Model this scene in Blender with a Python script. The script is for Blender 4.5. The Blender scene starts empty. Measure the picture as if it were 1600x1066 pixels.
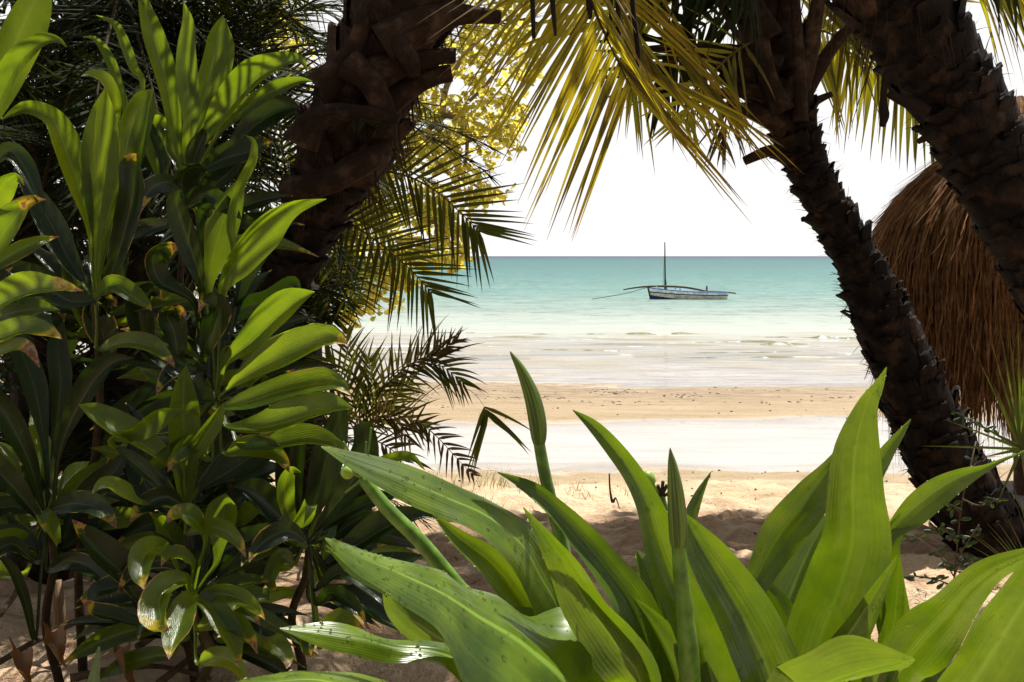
import bpy, math, random
from mathutils import Vector, noise
rnd = random.Random(7)
S = bpy.context.scene
COL = S.collection
F = 1556.0; ZC = 2.6
CAM = Vector((0, 0, ZC))
def P(px, py, Y): return Vector(((px-800)*Y/F, Y, ZC-(py-400)*Y/F))
def U(a, b): return rnd.uniform(a, b)
def lerp(a, b, t): return a+(b-a)*t
def interp(x, tab):
    if x <= tab[0][0]: return tab[0][1]
    for (a, va), (b, vb) in zip(tab, tab[1:]):
        if x <= b: return va+(vb-va)*(x-a)/(b-a)
    return tab[-1][1]

# ---------------------------------------------------------------- objects
ORIGIN = {}
def tag(o, label=None, cat=None, group=None, kind=None):
    if label: o['label'] = label
    if cat: o['category'] = cat
    if group: o['group'] = group
    if kind: o['kind'] = kind
    return o
def thing(name, loc, label, cat, group=None):
    o = bpy.data.objects.new(name, None); COL.objects.link(o)
    o.location = loc; o.empty_display_size = .1
    ORIGIN[o.name] = Vector(loc)
    return tag(o, label, cat, group)
class MB:
    def __init__(s): s.v = []; s.f = []; s.m = []; s.uv = []; s.r = []
    def vert(s, p, uv=(0, 0), r=(0, 0)):
        s.v.append(p); s.uv.append(uv); s.r.append(r); return len(s.v)-1
    def face(s, idx, m=0): s.f.append(tuple(idx)); s.m.append(m)
    def grid(s, rows, uvs=None, r=(0, 0), m=0, closed=False):
        base = len(s.v); nr = len(rows); nc = len(rows[0])
        for i, row in enumerate(rows):
            for j, p in enumerate(row):
                s.vert(p, uvs[i][j] if uvs else (j/max(1, nc-1), i/max(1, nr-1)), r)
        for i in range(nr-1):
            for j in range(nc if closed else nc-1):
                k = (j+1) % nc
                s.face((base+i*nc+j, base+i*nc+k, base+(i+1)*nc+k, base+(i+1)*nc+j), m)
        return base
    def tube(s, pts, rad, n=8, m=0, r=(0, 0), cap=True, jit=0.0):
        rows = []; prevW = None
        for i, p in enumerate(pts):
            T = (pts[min(i+1, len(pts)-1)]-pts[max(i-1, 0)])
            T = T.normalized() if T.length > 1e-9 else Vector((0, 0, 1))
            W = prevW if prevW else (T.cross(Vector((0, 1, 0))) if abs(T.y) < .9 else T.cross(Vector((1, 0, 0))))
            W = (W-T*W.dot(T)).normalized(); prevW = W; N = W.cross(T)
            q = rad[i] if isinstance(rad, (list, tuple)) else rad
            rows.append([p+(W*math.cos(a)+N*math.sin(a))*q*(1+jit*noise.noise(p*6+Vector((a, 0, 0)))) for a in [2*math.pi*k/n for k in range(n)]])
        uvs = [[(k/n, i/max(1, len(pts)-1)) for k in range(n)] for i in range(len(pts))]
        b = s.grid(rows, uvs, r, m, closed=True)
        if cap:
            s.face([b+k for k in range(n)][::-1], m); e = b+(len(pts)-1)*n
            s.face([e+k for k in range(n)], m)
    def box(s, c, d, m=0, rot=0):
        x, y, z = d[0]/2, d[1]/2, d[2]/2; cs, sn = math.cos(rot), math.sin(rot)
        b = len(s.v)
        for dx, dy, dz in ((-x,-y,-z),(x,-y,-z),(x,y,-z),(-x,y,-z),(-x,-y,z),(x,-y,z),(x,y,z),(-x,y,z)):
            s.vert(Vector((c[0]+dx*cs-dy*sn, c[1]+dx*sn+dy*cs, c[2]+dz)))
        for q in ((0,3,2,1),(4,5,6,7),(0,1,5,4),(1,2,6,5),(2,3,7,6),(3,0,4,7)): s.face([b+i for i in q], m)
    def build(s, name, mats, parent=None, smooth=True, origin=None):
        if not isinstance(mats, (list, tuple)): mats = [mats]
        o0 = ORIGIN[parent.name] if parent else (Vector(origin) if origin else Vector((0, 0, 0)))
        me = bpy.data.meshes.new(name)
        me.from_pydata([tuple(Vector(p)-o0) for p in s.v], [], s.f)
        ul = me.uv_layers.new(name='UVMap'); rl = me.uv_layers.new(name='rnd')
        li = [0]*len(me.loops); me.loops.foreach_get('vertex_index', li)
        a = []; b = []
        for k in li: a.extend(s.uv[k]); b.extend(s.r[k])
        ul.data.foreach_set('uv', a); rl.data.foreach_set('uv', b)
        for m in mats: me.materials.append(m)
        me.polygons.foreach_set('material_index', s.m)
        me.polygons.foreach_set('use_smooth', [smooth]*len(me.polygons))
        me.update()
        o = bpy.data.objects.new(name, me); COL.objects.link(o)
        if parent: o.parent = parent
        else: o.location = o0
        ORIGIN[o.name] = o0
        return o
def catmull(pts, n):
    """pts: list of tuples of equal size -> n+1 samples"""
    out = []; m = len(pts)-1
    for i in range(n+1):
        t = i/n*m; k = min(int(t), m-1); u = t-k
        p0, p1, p2, p3 = pts[max(k-1, 0)], pts[k], pts[k+1], pts[min(k+2, m)]
        out.append(tuple(.5*((2*b)+(-a+c)*u+(2*a-5*b+4*c-d)*u*u+(-a+3*b-3*c+d)*u**3) for a, b, c, d in zip(p0, p1, p2, p3)))
    return out

# ---------------------------------------------------------------- materials
class NT:
    def __init__(s, name):
        s.mat = bpy.data.materials.new(name); s.mat.use_nodes = True
        s.t = s.mat.node_tree; s.t.nodes.clear()
        s.out = s.t.nodes.new('ShaderNodeOutputMaterial')
    def n(s, typ, **kw):
        x = s.t.nodes.new(typ)
        for k, v in kw.items(): setattr(x, k, v)
        return x
    def set(s, sock, v):
        if isinstance(v, bpy.types.NodeSocket): s.t.links.new(v, sock)
        elif hasattr(v, 'outputs'): s.t.links.new(v.outputs[0], sock)
        else: sock.default_value = v
    def math(s, op, a, b=0.0, c=0.0, clamp=False):
        x = s.n('ShaderNodeMath', operation=op, use_clamp=clamp)
        s.set(x.inputs[0], a); s.set(x.inputs[1], b); s.set(x.inputs[2], c); return x.outputs[0]
    def mix(s, f, a, b, typ='MIX'):
        x = s.n('ShaderNodeMix', data_type='RGBA', blend_type=typ)
        s.set(x.inputs[0], f); s.set(x.inputs[6], c4(a)); s.set(x.inputs[7], c4(b)); return x.outputs[2]
    def smooth(s, v, a, b):
        x = s.n('ShaderNodeMapRange', interpolation_type='SMOOTHSTEP')
        s.set(x.inputs[0], v); s.set(x.inputs[1], a); s.set(x.inputs[2], b); return x.outputs[0]
    def noise(s, vec, scale, detail=3, rough=.55):
        x = s.n('ShaderNodeTexNoise'); s.set(x.inputs['Vector'], vec)
        x.inputs['Scale'].default_value = scale; x.inputs['Detail'].default_value = detail
        x.inputs['Roughness'].default_value = rough; return x.outputs[0]
    def uv(s, name):
        x = s.n('ShaderNodeUVMap', uv_map=name); y = s.n('ShaderNodeSeparateXYZ')
        s.t.links.new(x.outputs[0], y.inputs[0]); return y.outputs[0], y.outputs[1], x.outputs[0]
    def scale(s, vec, sc):
        x = s.n('ShaderNodeVectorMath', operation='MULTIPLY'); s.set(x.inputs[0], vec); x.inputs[1].default_value = sc; return x.outputs[0]
    def bump(s, h, strength, dist):
        x = s.n('ShaderNodeBump'); s.set(x.inputs['Height'], h); x.inputs['Strength'].default_value = strength; x.inputs['Distance'].default_value = dist
        return x.outputs[0]
    def bsdf(s, col, rough=.6, spec=.4, normal=None, **kw):  # kw: further sockets of the shader
        x = s.n('ShaderNodeBsdfPrincipled')
        s.set(x.inputs['Base Color'], c4(col)); s.set(x.inputs['Roughness'], rough); s.set(x.inputs['Specular IOR Level'], spec)
        if normal is not None: s.set(x.inputs['Normal'], normal)
        for k, v in kw.items(): s.set(x.inputs[k.replace('_', ' ')], v)
        return x.outputs[0]
    def finish(s, sh): s.t.links.new(sh, s.out.inputs[0]); return s.mat
    def pos(s): return s.n('ShaderNodeNewGeometry').outputs['Position']
    def objco(s): return s.n('ShaderNodeTexCoord').outputs['Object']
def c4(c):
    if isinstance(c, (tuple, list)) and len(c) == 3: return (*c, 1)
    return c
def translucent(m, sh, col, fac, normal=None):
    t = m.n('ShaderNodeBsdfTranslucent'); m.set(t.inputs[0], c4(col))
    if normal is not None: m.set(t.inputs['Normal'], normal)
    x = m.n('ShaderNodeMixShader'); m.set(x.inputs[0], fac); m.t.links.new(sh, x.inputs[1]); m.t.links.new(t.outputs[0], x.inputs[2])
    return x.outputs[0]

def mat_leaf(name, base, dark, trans, tfac, rough, veins, rib, brown=True, slant=0.0):
    m = NT(name)
    u, v, uvv = m.uv('UVMap'); r, br, _ = m.uv('rnd')
    d = m.math('MULTIPLY', m.math('ABSOLUTE', m.math('SUBTRACT', u, .5)), 2.0)   # 0 midrib .. 1 edge
    nz = m.noise(m.objco(), 9, 4)
    line = m.math('SINE', m.math('MULTIPLY', m.math('SUBTRACT', d, m.math('MULTIPLY', v, slant)), veins))
    line2 = m.noise(m.scale(uvv, (veins*.9, 1.6, 1)), 1.0, 3)
    line3 = m.noise(m.scale(uvv, (veins*3.2, 2.2, 1)), 1.0, 2)
    spots = m.smooth(m.noise(m.objco(), 55, 2), .70, .76)
    ribm = m.math('SUBTRACT', 1.0, m.smooth(d, .015, .075))
    ribm = m.math('MULTIPLY', ribm, m.smooth(v, .99, .6))
    col = m.mix(m.smooth(nz, .25, .75), base, dark)
    col = m.mix(m.math('MULTIPLY', r, .6), col, dark)
    col = m.mix(m.math('MULTIPLY', m.smooth(line2, .45, .75), .22), col, (base[0]*1.35, base[1]*1.25, base[2]))
    col = m.mix(m.math('MULTIPLY', m.smooth(line3, .5, .72), .3 if slant else .16), col, dark)
    col = m.mix(m.math('MULTIPLY', spots, .6), col, (.12, .1, .02))
    col = m.mix(m.math('MULTIPLY', ribm, .75), col, rib)
    tc = m.mix(m.smooth(nz, .2, .8), trans, (trans[0]*.55, trans[1]*.7, trans[2]*.6))
    tc = m.mix(m.math('MULTIPLY', r, .5), tc, (trans[0]*.4, trans[1]*.55, trans[2]*.5))
    if brown:
        n2 = m.noise(m.objco(), 15, 4, .6)
        n3 = m.noise(m.objco(), 70, 2)
        e = m.math('MAXIMUM', m.math('MULTIPLY', m.math('POWER', d, 5.0), m.math('MULTIPLY', m.smooth(m.noise(m.objco(), 7, 2), .40, .66), .9)), m.math('POWER', v, 4.0))
        e = m.math('ADD', e, m.math('MULTIPLY', m.math('SUBTRACT', n2, .5), 1.15))
        e = m.math('ADD', e, br)
        ye = m.smooth(e, 1.0, 1.16); bw = m.smooth(e, 1.17, 1.25)
        col = m.mix(ye, col, (.36, .27, .02)); tc = m.mix(ye, tc, (.6, .4, .02))
        bcol = m.mix(m.smooth(n3, .35, .65), (.17, .075, .03), (.42, .27, .16))
        col = m.mix(bw, col, bcol); tc = m.mix(bw, tc, (.2, .08, .02))
    h = m.math('ADD', m.math('MULTIPLY', line, .22 if brown else .05), m.math('ADD', m.math('MULTIPLY', line2, 1.2 if brown and slant else .55), m.math('MULTIPLY', line3, .5 if slant else .22)))
    nrm = m.bump(h, .3 if slant else .15, .004)
    rg = m.math('ADD', rough, m.math('MULTIPLY', nz, .13))
    sh = m.bsdf(col, rg, .45 if slant else .55, nrm)
    return m.finish(translucent(m, sh, tc, tfac, nrm))
M = {}
M['crinum'] = mat_leaf('crinum_leaf', (.105, .168, .008), (.022, .054, .0045), (.27, .38, .008), .28, .20, 46, (.2, .32, .05), brown=True)
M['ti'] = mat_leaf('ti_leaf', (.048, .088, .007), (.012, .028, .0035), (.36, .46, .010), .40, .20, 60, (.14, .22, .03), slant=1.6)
M['tishade'] = mat_leaf('ti_leaf_shaded', (.011, .028, .004), (.004, .011, .0025), (.06, .10, .005), .25, .18, 60, (.07, .11, .02), slant=1.6)  # shaded copy of the ti leaf, the shade is put into its colour

def mat_frond(name, a, b, tr, tfac, tip, rough=.55, spec=.35):
    m = NT(name)
    u, v, uvv = m.uv('UVMap'); r, q, _ = m.uv('rnd')
    nz = m.noise(m.objco(), 14, 3)
    col = m.mix(r, a, b)
    f = m.math('ADD', m.math('MULTIPLY', m.smooth(v, .6, 1.05), .8), m.math('MULTIPLY', m.math('SUBTRACT', nz, .5), 1.3))
    f = m.math('ADD', f, m.math('MULTIPLY', m.math('SUBTRACT', q, .5), .7), clamp=True)
    col = m.mix(f, col, tip)
    tc = m.mix(f, m.mix(m.smooth(r, .25, .95), tr, (tr[0]*.5, tr[1]*.48, tr[2]*.5)), (tr[0]*.6, tr[1]*.32, tr[2]*.3))
    st = m.noise(m.scale(uvv, (9, 1, 1)), 2.0, 2)
    nrm = m.bump(st, .3, .003)
    return m.finish(translucent(m, m.bsdf(col, rough, spec, nrm), tc, tfac))
M['golden'] = mat_frond('golden_leaflet', (.10, .12, .012), (.06, .06, .01), (.78, .62, .018), .48, (.09, .04, .01))
M['greenfrond'] = mat_frond('green_leaflet', (.07, .11, .012), (.05, .06, .01), (.55, .50, .02), .48, (.11, .07, .018))
M['phoenix'] = mat_frond('phoenix_leaflet_shaded', (.016, .027, .007), (.009, .015, .005), (.06, .075, .007), .18, (.016, .016, .006), .7, .08)  # shade between the fronds is put into this near-black colour
M['phoenixlit'] = mat_frond('phoenix_leaflet_lit', (.07, .10, .014), (.04, .06, .012), (.30, .32, .02), .34, (.10, .06, .025), .65, .12)  # lit copy of the same leaflet, brightness put into the colour
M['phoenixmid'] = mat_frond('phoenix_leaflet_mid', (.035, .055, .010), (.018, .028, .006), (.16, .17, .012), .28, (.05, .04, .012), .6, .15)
M['dryfrond'] = mat_frond('dry_leaflet', (.10, .07, .035), (.05, .035, .018), (.2, .13, .04), .25, (.05, .03, .015), .7, .1)

def mat_fibre(name, a, b, c, sc=(7, 1.3, 1), bump=.8, tl=0):
    m = NT(name)
    u, v, uvv = m.uv('UVMap'); r, q, _ = m.uv('rnd')
    x = m.n('ShaderNodeCombineXYZ'); m.set(x.inputs[0], u); m.set(x.inputs[1], v); m.set(x.inputs[2], m.math('MULTIPLY', r, 30.0))
    n1 = m.noise(m.scale(x.outputs[0], sc), 3.0, 5, .65)
    n2 = m.noise(m.objco(), 11, 4)
    col = m.mix(m.smooth(n1, .3, .7), a, b)
    col = m.mix(m.math('MULTIPLY', m.smooth(n2, .45, .75), .7), col, c)
    col = m.mix(m.math('MULTIPLY', r, .5), col, a)
    nrm = m.bump(m.math('ADD', n1, m.math('MULTIPLY', n2, .5)), bump, .012)
    sh = m.bsdf(col, .85, .15, nrm)
    return m.finish(translucent(m, sh, col, tl) if tl else sh)
M['boot'] = mat_fibre('palm_boot', (.006, .0035, .0022), (.06, .031, .018), (.16, .095, .058), (20, 1.5, 1), 1.0)
M['bark'] = mat_fibre('palm_bark', (.0035, .0025, .002), (.014, .0085, .0055), (.075, .044, .027))
M['barkcore'] = mat_fibre('palm_bark_core', (.012, .008, .006), (.03, .018, .012), (.04, .025, .016), (30, 14, 1))
M['fibre'] = mat_fibre('palm_fibre', (.04, .022, .011), (.10, .058, .032), (.17, .10, .06))
M['rachis'] = mat_fibre('rachis', (.09, .075, .02), (.16, .12, .03), (.12, .07, .025))
M['rachisdark'] = mat_fibre('rachis_dark', (.03, .025, .01), (.06, .045, .015), (.06, .04, .02))
M['wood'] = mat_fibre('grey_wood', (.28, .25, .23), (.5, .46, .42), (.55, .5, .46), (12, 1, 1), .4)
M['stake'] = mat_fibre('stake_wood', (.12, .08, .045), (.22, .15, .09), (.28, .2, .12), (9, 1, 1), .5)
M['stem'] = mat_fibre('ti_stem', (.02, .014, .008), (.06, .04, .02), (.09, .07, .035), (3, 24, 1), .5)
M['branch'] = mat_fibre('tree_branch', (.22, .15, .11), (.34, .25, .19), (.4, .3, .24))
M['straw'] = mat_fibre('thatch_straw', (.09, .04, .015), (.42, .22, .095), (.56, .33, .16), (1, 3, 1), .3, .45)
M['strawcore'] = mat_fibre('thatch_core', (.03, .014, .007), (.07, .033, .014), (.09, .045, .02), (160, 2, 1), .8)

def simple(name, col, rough=.6, spec=.4, nscale=18, var=.35, bump=.15):
    m = NT(name); nz = m.noise(m.objco(), nscale, 4)
    c = m.mix(m.smooth(nz, .3, .7), tuple(x*(1-var) for x in col), tuple(min(1, x*(1+var*.5)) for x in col))
    return m.finish(m.bsdf(c, rough, spec, m.bump(nz, bump, .01)))
M['hull'] = simple('hull_grey', (.74, .69, .6), .6, .3, 4)
M['strake'] = simple('hull_upper', (.82, .82, .84), .6, .3, 5)
M['blue'] = simple('blue_paint', (.03, .14, .42), .5, .4, 5)
M['navy'] = simple('navy_bottom', (.015, .04, .12), .5, .4, 5)
M['black'] = simple('black_rail', (.012, .012, .012), .6, .3, 5)
M['spar'] = simple('spar_wood', (.06, .05, .02), .7, .3, 5)
M['white'] = simple('white_plastic', (.75, .75, .73), .5, .4, 5, .1)
M['rope'] = simple('rope', (.12, .14, .11), .9, .1, 5)
M['berry'] = simple('green_fruit', (.22, .34, .03), .3, .5, 14, .2, .05)
M['stalk'] = simple('flower_stalk', (.10, .20, .02), .4, .4, 30, .4, .1)
M['debris'] = simple('dark_debris', (.06, .045, .035), .9, .1, 9)
M['stick'] = simple('dry_stick', (.10, .065, .04), .85, .2, 30)
M['deadleaf'] = mat_leaf('dead_leaf', (.30, .14, .035), (.14, .06, .02), (.45, .18, .03), .3, .5, 40, (.3, .17, .06), brown=False)
def mat_bud():
    m = NT('flower_bud'); u, v, uvv = m.uv('UVMap')
    st = m.noise(m.scale(uvv, (26, 1.2, 1)), 1.0, 3)
    col = m.mix(m.smooth(st, .38, .62), (.035, .065, .008), (.13, .2, .015))
    col = m.mix(m.smooth(v, .85, 1.0), col, (.07, .04, .015))
    return m.finish(m.bsdf(col, .42, .4, m.bump(st, .4, .004)))
M['bud'] = mat_bud()
def mat_drop():
    m = NT('water_drop')
    return m.finish(m.bsdf((.97, 1, .95), .0, .5, None, Transmission_Weight=1.0, IOR=1.33))
M['drop'] = mat_drop()
def mat_treeleaf(name, a, b, tr, tf):
    m = NT(name); r, q, _ = m.uv('rnd')
    return m.finish(translucent(m, m.bsdf(m.mix(r, a, b), .45, .4), m.mix(r, tr, (tr[0]*.7, tr[1]*.8, tr[2])), tf))
M['treeleaf'] = mat_treeleaf('tree_leaf', (.17, .17, .04), (.09, .105, .02), (.90, .74, .10), .58)
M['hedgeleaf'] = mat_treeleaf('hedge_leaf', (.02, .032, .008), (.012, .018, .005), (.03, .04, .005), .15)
M['vineleaf'] = mat_treeleaf('vine_leaf', (.018, .035, .008), (.008, .016, .005), (.08, .13, .01), .25)
M['fan'] = mat_frond('fan_leaflet', (.07, .11, .02), (.04, .07, .015), (.2, .27, .02), .3, (.10, .09, .03))
M['grass'] = mat_treeleaf('grass_blade', (.18, .2, .05), (.28, .24, .09), (.3, .3, .06), .3)

def mat_sand():
    m = NT('sand'); p = m.pos()
    sp = m.n('ShaderNodeSeparateXYZ'); m.set(sp.inputs[0], p); y = sp.outputs[1]; z = sp.outputs[2]
    big = m.noise(p, .8, 4); gr = m.noise(p, 26, 4, .7); mid = m.noise(p, 7, 5, .65); fine = m.noise(p, 95, 3, .7)
    dry = m.mix(m.smooth(big, .3, .7), (.50, .36, .225), (.58, .44, .305))
    dry = m.mix(m.math('MULTIPLY', m.smooth(fine, .5, .72), .55), dry, (.30, .20, .12))
    dry = m.mix(m.math('MULTIPLY', m.smooth(mid, .55, .75), .35), dry, (.36, .24, .15))
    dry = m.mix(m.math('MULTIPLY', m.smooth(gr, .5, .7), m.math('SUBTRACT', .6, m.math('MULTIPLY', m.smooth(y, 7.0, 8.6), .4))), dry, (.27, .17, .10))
    litter_shade = m.math('MULTIPLY', m.smooth(m.noise(p, 1.6, 5, .65), .40, .58), m.smooth(y, 9.0, 7.2))   # brown litter, plus the palms' shade put into the sand colour
    dry = m.mix(m.math('MULTIPLY', litter_shade, .8), dry, m.mix(m.smooth(mid, .4, .65), (.33, .19, .10), (.19, .105, .055)))
    streak = m.noise(m.scale(p, (.25, 2.2, 1)), 1.6, 5, .65)
    wet = m.mix(m.smooth(streak, .35, .7), (.33, .245, .14), (.25, .18, .095))
    wet = m.mix(m.math('MULTIPLY', m.smooth(fine, .52, .7), .35), wet, (.2, .14, .08))
    lo = m.math('SUBTRACT', 1.0, m.smooth(m.math('ADD', z, m.math('MULTIPLY', m.math('SUBTRACT', big, .5), .16)), .06, .2))
    col = m.mix(lo, dry, wet)
    sub = m.smooth(z, .02, -.03)
    col = m.mix(sub, col, m.mix(m.smooth(streak, .35, .7), (.64, .60, .575), m.mix(m.smooth(y, 16.5, 19.5), (.50, .455, .425), (.28, .19, .10))))
    weed = m.math('MULTIPLY', m.smooth(m.noise(m.scale(p, (.5, 2.6, 1)), 2.2, 5, .7), .47, .60), m.math('MULTIPLY', m.smooth(y, 16.6, 18.2), m.smooth(y, 26.0, 20.5)))
    sp2 = m.math('MULTIPLY', m.smooth(m.noise(m.scale(p, (5, 9, 1)), 1.0, 4, .7), .56, .66), m.smooth(y, 14.5, 16.0))
    col = m.mix(m.math('MULTIPLY', sp2, .8), col, (.2, .125, .055))
    wd2 = m.math('MULTIPLY', m.smooth(m.noise(m.scale(p, (2.2, 7, 1)), 1.0, 5, .75), .46, .6), m.math('MULTIPLY', m.smooth(y, 17.3, 18.6), m.smooth(y, 22.5, 19.5)))
    weed = m.math('MAXIMUM', m.math('MULTIPLY', weed, .7), wd2)
    col = m.mix(m.math('MULTIPLY', weed, .8), col, (.13, .085, .05))
    h = m.math('ADD', m.math('MULTIPLY', mid, 1.0), m.math('ADD', m.math('MULTIPLY', fine, .35), m.math('MULTIPLY', gr, .9)))
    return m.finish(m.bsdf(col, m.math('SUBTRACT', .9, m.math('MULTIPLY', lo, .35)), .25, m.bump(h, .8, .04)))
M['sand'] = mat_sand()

def mat_water():
    m = NT('water'); p = m.pos()
    sp = m.n('ShaderNodeSeparateXYZ'); m.set(sp.inputs[0], p); y = sp.outputs[1]
    # colour of the sea goes with its depth: by distance from the beach (in log metres)
    ly = m.math('LOGARITHM', m.math('MAXIMUM', y, 1.0), 10.0)
    patch = m.noise(m.scale(p, (.012, .05, 1)), 1.0, 4)
    ly = m.math('ADD', ly, m.math('MULTIPLY', m.math('SUBTRACT', patch, .5), .22))
    rp = m.n('ShaderNodeValToRGB'); m.set(rp.inputs[0], m.math('DIVIDE', m.math('SUBTRACT', ly, 1.2), 2.3))
    stops = [(0.0, (.42, .39, .36)), (.13, (.36, .37, .33)), (.20, (.22, .265, .235)), (.28, (.105, .20, .18)), (.38, (.052, .152, .142)), (.52, (.025, .115, .115)), (.68, (.013, .094, .102)), (.80, (.009, .05, .08)), (1.0, (.007, .028, .055))]
    e = rp.color_ramp.elements
    e[0].position = 0; e[0].color = (*stops[0][1], 1); e[1].position = 1; e[1].color = (*stops[-1][1], 1)
    for q, c in stops[1:-1]: k = e.new(q); k.color = (*c, 1)
    col = rp.outputs[0]
    w1 = m.noise(m.scale(p, (.35, 1.3, 1)), 1.3, 4, .6)
    w2 = m.noise(m.scale(p, (.06, .22, 1)), 1.0, 4, .6)
    w3 = m.noise(m.scale(p, (1.2, 4.5, 1)), 1.5, 3, .6)
    chop = m.math('MULTIPLY', m.smooth(m.noise(m.scale(p, (.35, .55, 1)), .8, 7, .78), .42, .66), m.smooth(y, 30.0, 55.0))  # light and shade of the wavelets painted as dark and pale flecks
    col = m.mix(m.math('MULTIPLY', chop, .8), col, m.mix(1.0, col, (.3, .5, .5), 'MULTIPLY'))
    ch2 = m.math('MULTIPLY', m.smooth(m.noise(m.scale(p, (1.0, .95, 1)), .75, 5, .7), .5, .68), m.smooth(y, 32.0, 48.0))
    col = m.mix(m.math('MULTIPLY', ch2, .75), col, m.mix(1.0, col, (.35, .5, .48), 'MULTIPLY'))
    ch3 = m.math('MULTIPLY', m.smooth(m.noise(m.scale(p, (.5, .8, 1)), 1.1, 5, .7), .54, .7), m.smooth(y, 36.0, 60.0))
    col = m.mix(m.math('MULTIPLY', ch3, .5), col, (.42, .5, .46))
    tan = m.math('MULTIPLY', m.smooth(m.noise(m.scale(p, (.33, 1.9, 1)), 1.0, 5, .68), .44, .58), m.math('MULTIPLY', m.smooth(y, 20.5, 24.0), m.smooth(y, 36.0, 30.0)))
    col = m.mix(m.math('MULTIPLY', tan, .85), col, (.25, .19, .085))
    # foam on the small breakers
    fo = m.math('MULTIPLY', m.smooth(m.noise(m.scale(p, (.22, 1.1, 1)), 1.0, 5, .7), .60, .68), m.math('MULTIPLY', m.smooth(y, 20.0, 27.0), m.smooth(y, 40.0, 33.0)))
    cap = m.math('MULTIPLY', m.smooth(m.noise(m.scale(p, (.05, .12, 1)), 1.0, 6, .75), .70, .74), m.smooth(y, 120.0, 300.0))
    fo = m.math('ADD', m.math('MULTIPLY', fo, .9), m.math('MULTIPLY', cap, .8), clamp=True)
    h = m.math('ADD', m.math('MULTIPLY', w1, 1.0), m.math('ADD', m.math('MULTIPLY', w2, 2.0), m.math('MULTIPLY', w3, .22)))
    nrm = m.bump(h, .55, .22)
    calm = m.bump(m.math('ADD', w1, m.math('MULTIPLY', w3, .3)), .22, .05)
    deep = m.bsdf(m.mix(fo, col, (.85, .87, .85)), .4, .10, nrm)
    tr = m.n('ShaderNodeBsdfTransparent'); tr.inputs[0].default_value = (.96, .965, .95, 1)
    gl = m.n('ShaderNodeBsdfGlossy'); gl.inputs['Roughness'].default_value = .12; m.set(gl.inputs['Normal'], calm)
    fr = m.n('ShaderNodeFresnel'); fr.inputs[0].default_value = 1.33; m.set(fr.inputs['Normal'], calm)
    x = m.n('ShaderNodeMixShader'); m.set(x.inputs[0], m.math('ADD', fr.outputs[0], .16, clamp=True)); m.t.links.new(tr.outputs[0], x.inputs[1]); m.t.links.new(gl.outputs[0], x.inputs[2])
    shal = m.math('ADD', m.math('MAXIMUM', m.smooth(y, 22.0, 38.0), m.math('MULTIPLY', tan, .6)), fo, clamp=True)
    z = m.n('ShaderNodeMixShader'); m.set(z.inputs[0], shal); m.t.links.new(x.outputs[0], z.inputs[1]); m.t.links.new(deep, z.inputs[2])
    return m.finish(z.outputs[0])
M['water'] = mat_water()

# ---------------------------------------------------------------- setting
GZ = [(-10, 1.15), (0, 1.12), (3, 1.1), (5, .95), (6, .8), (8, .52), (10, .25), (11.4, .07), (12, .0), (12.8, -.05), (14.8, -.05), (15.7, .0), (16.3, .05), (17.5, .055), (19, .03), (20.6, .0), (23, -.035), (30, -.22), (45, -.8), (80, -2), (400, -5), (4000, -9)]
MOUNDS = [(1.25, 7.0, .9, .5, .12), (.2, 6.6, .8, .4, .07), (2.1, 6.4, .8, .4, .08), (-.6, 7.4, .9, .4, .06), (2.9, 5.6, .7, .35, .07), (1.7, 5.6, .6, .3, .07)]
def ground_z(x, y):
    z = interp(y, GZ)
    near = max(0., min(1., (12.5-y)/2.5))
    if near > 0:
        p = Vector((x, y, 0))
        z += near*(.05*noise.noise(p*.9)+.05*noise.noise(p*2.6+Vector((9, 0, 0)))+.036*noise.noise(p*7.0)+.022*noise.noise(p*14.0))
        k = abs(noise.noise(Vector((x*1.7, y*2.6, 3)))); z -= near*.07*max(0, .3-k)/.3
        for mx, my, sx, sy, h in MOUNDS: z += h*math.exp(-((x-mx)/sx)**2-((y-my)/sy)**2)
    if 10.5 < y < 13.5: z += .05*noise.noise(Vector((x*.5, y*1.3, 11)))*math.sin(math.pi*(y-10.5)/3)
    if 11 < y < 60:
        p = Vector((x*.12, y*.55, 1))
        z += .05*noise.noise(p)*min(1, (y-11)/2)+.026*noise.noise(Vector((x*.4, y*1.9, 4)))*min(1, (y-11)/2)
    return z
def axis(lo, hi, c, d0, g):
    a = [c]; x = c
    while x < hi: x += max(d0, g*abs(x-c)**1.0*.1 if False else d0+max(0, abs(x-c)-6)*g); a.append(x)
    b = []; x = c
    while x > lo: x -= d0+max(0, abs(x-c)-6)*g; b.append(x)
    return b[::-1]+a
xs = axis(-900, 900, 0, .07, .12)
ys = []; y = -8.
while y < 2: ys.append(y); y += .5
while y < 9: ys.append(y); y += .05
while y < 14: ys.append(y); y += .08
while y < 40: ys.append(y); y += .16
while y < 4000: ys.append(y); y *= 1.25
mb = MB()
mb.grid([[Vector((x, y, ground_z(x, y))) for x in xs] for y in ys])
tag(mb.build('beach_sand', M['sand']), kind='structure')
mb = MB()
wx = [-9000, -900, -200, -60, -20, 0, 20, 60, 200, 900, 9000]; wy = [10.8, 20, 40, 80, 200, 800, 3000, 9000]
wx = [-9000, -900, -200, -60, -25]+[-16+.35*i for i in range(98)]+[25, 60, 200, 900, 9000]
wy = [10.8, 13, 15.5, 17.5]; y = 17.6
while y < 48: wy.append(y); y += .11+max(0, (y-30))*.006
wy += [50, 55, 60, 80, 200, 800, 3000, 9000]
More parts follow.
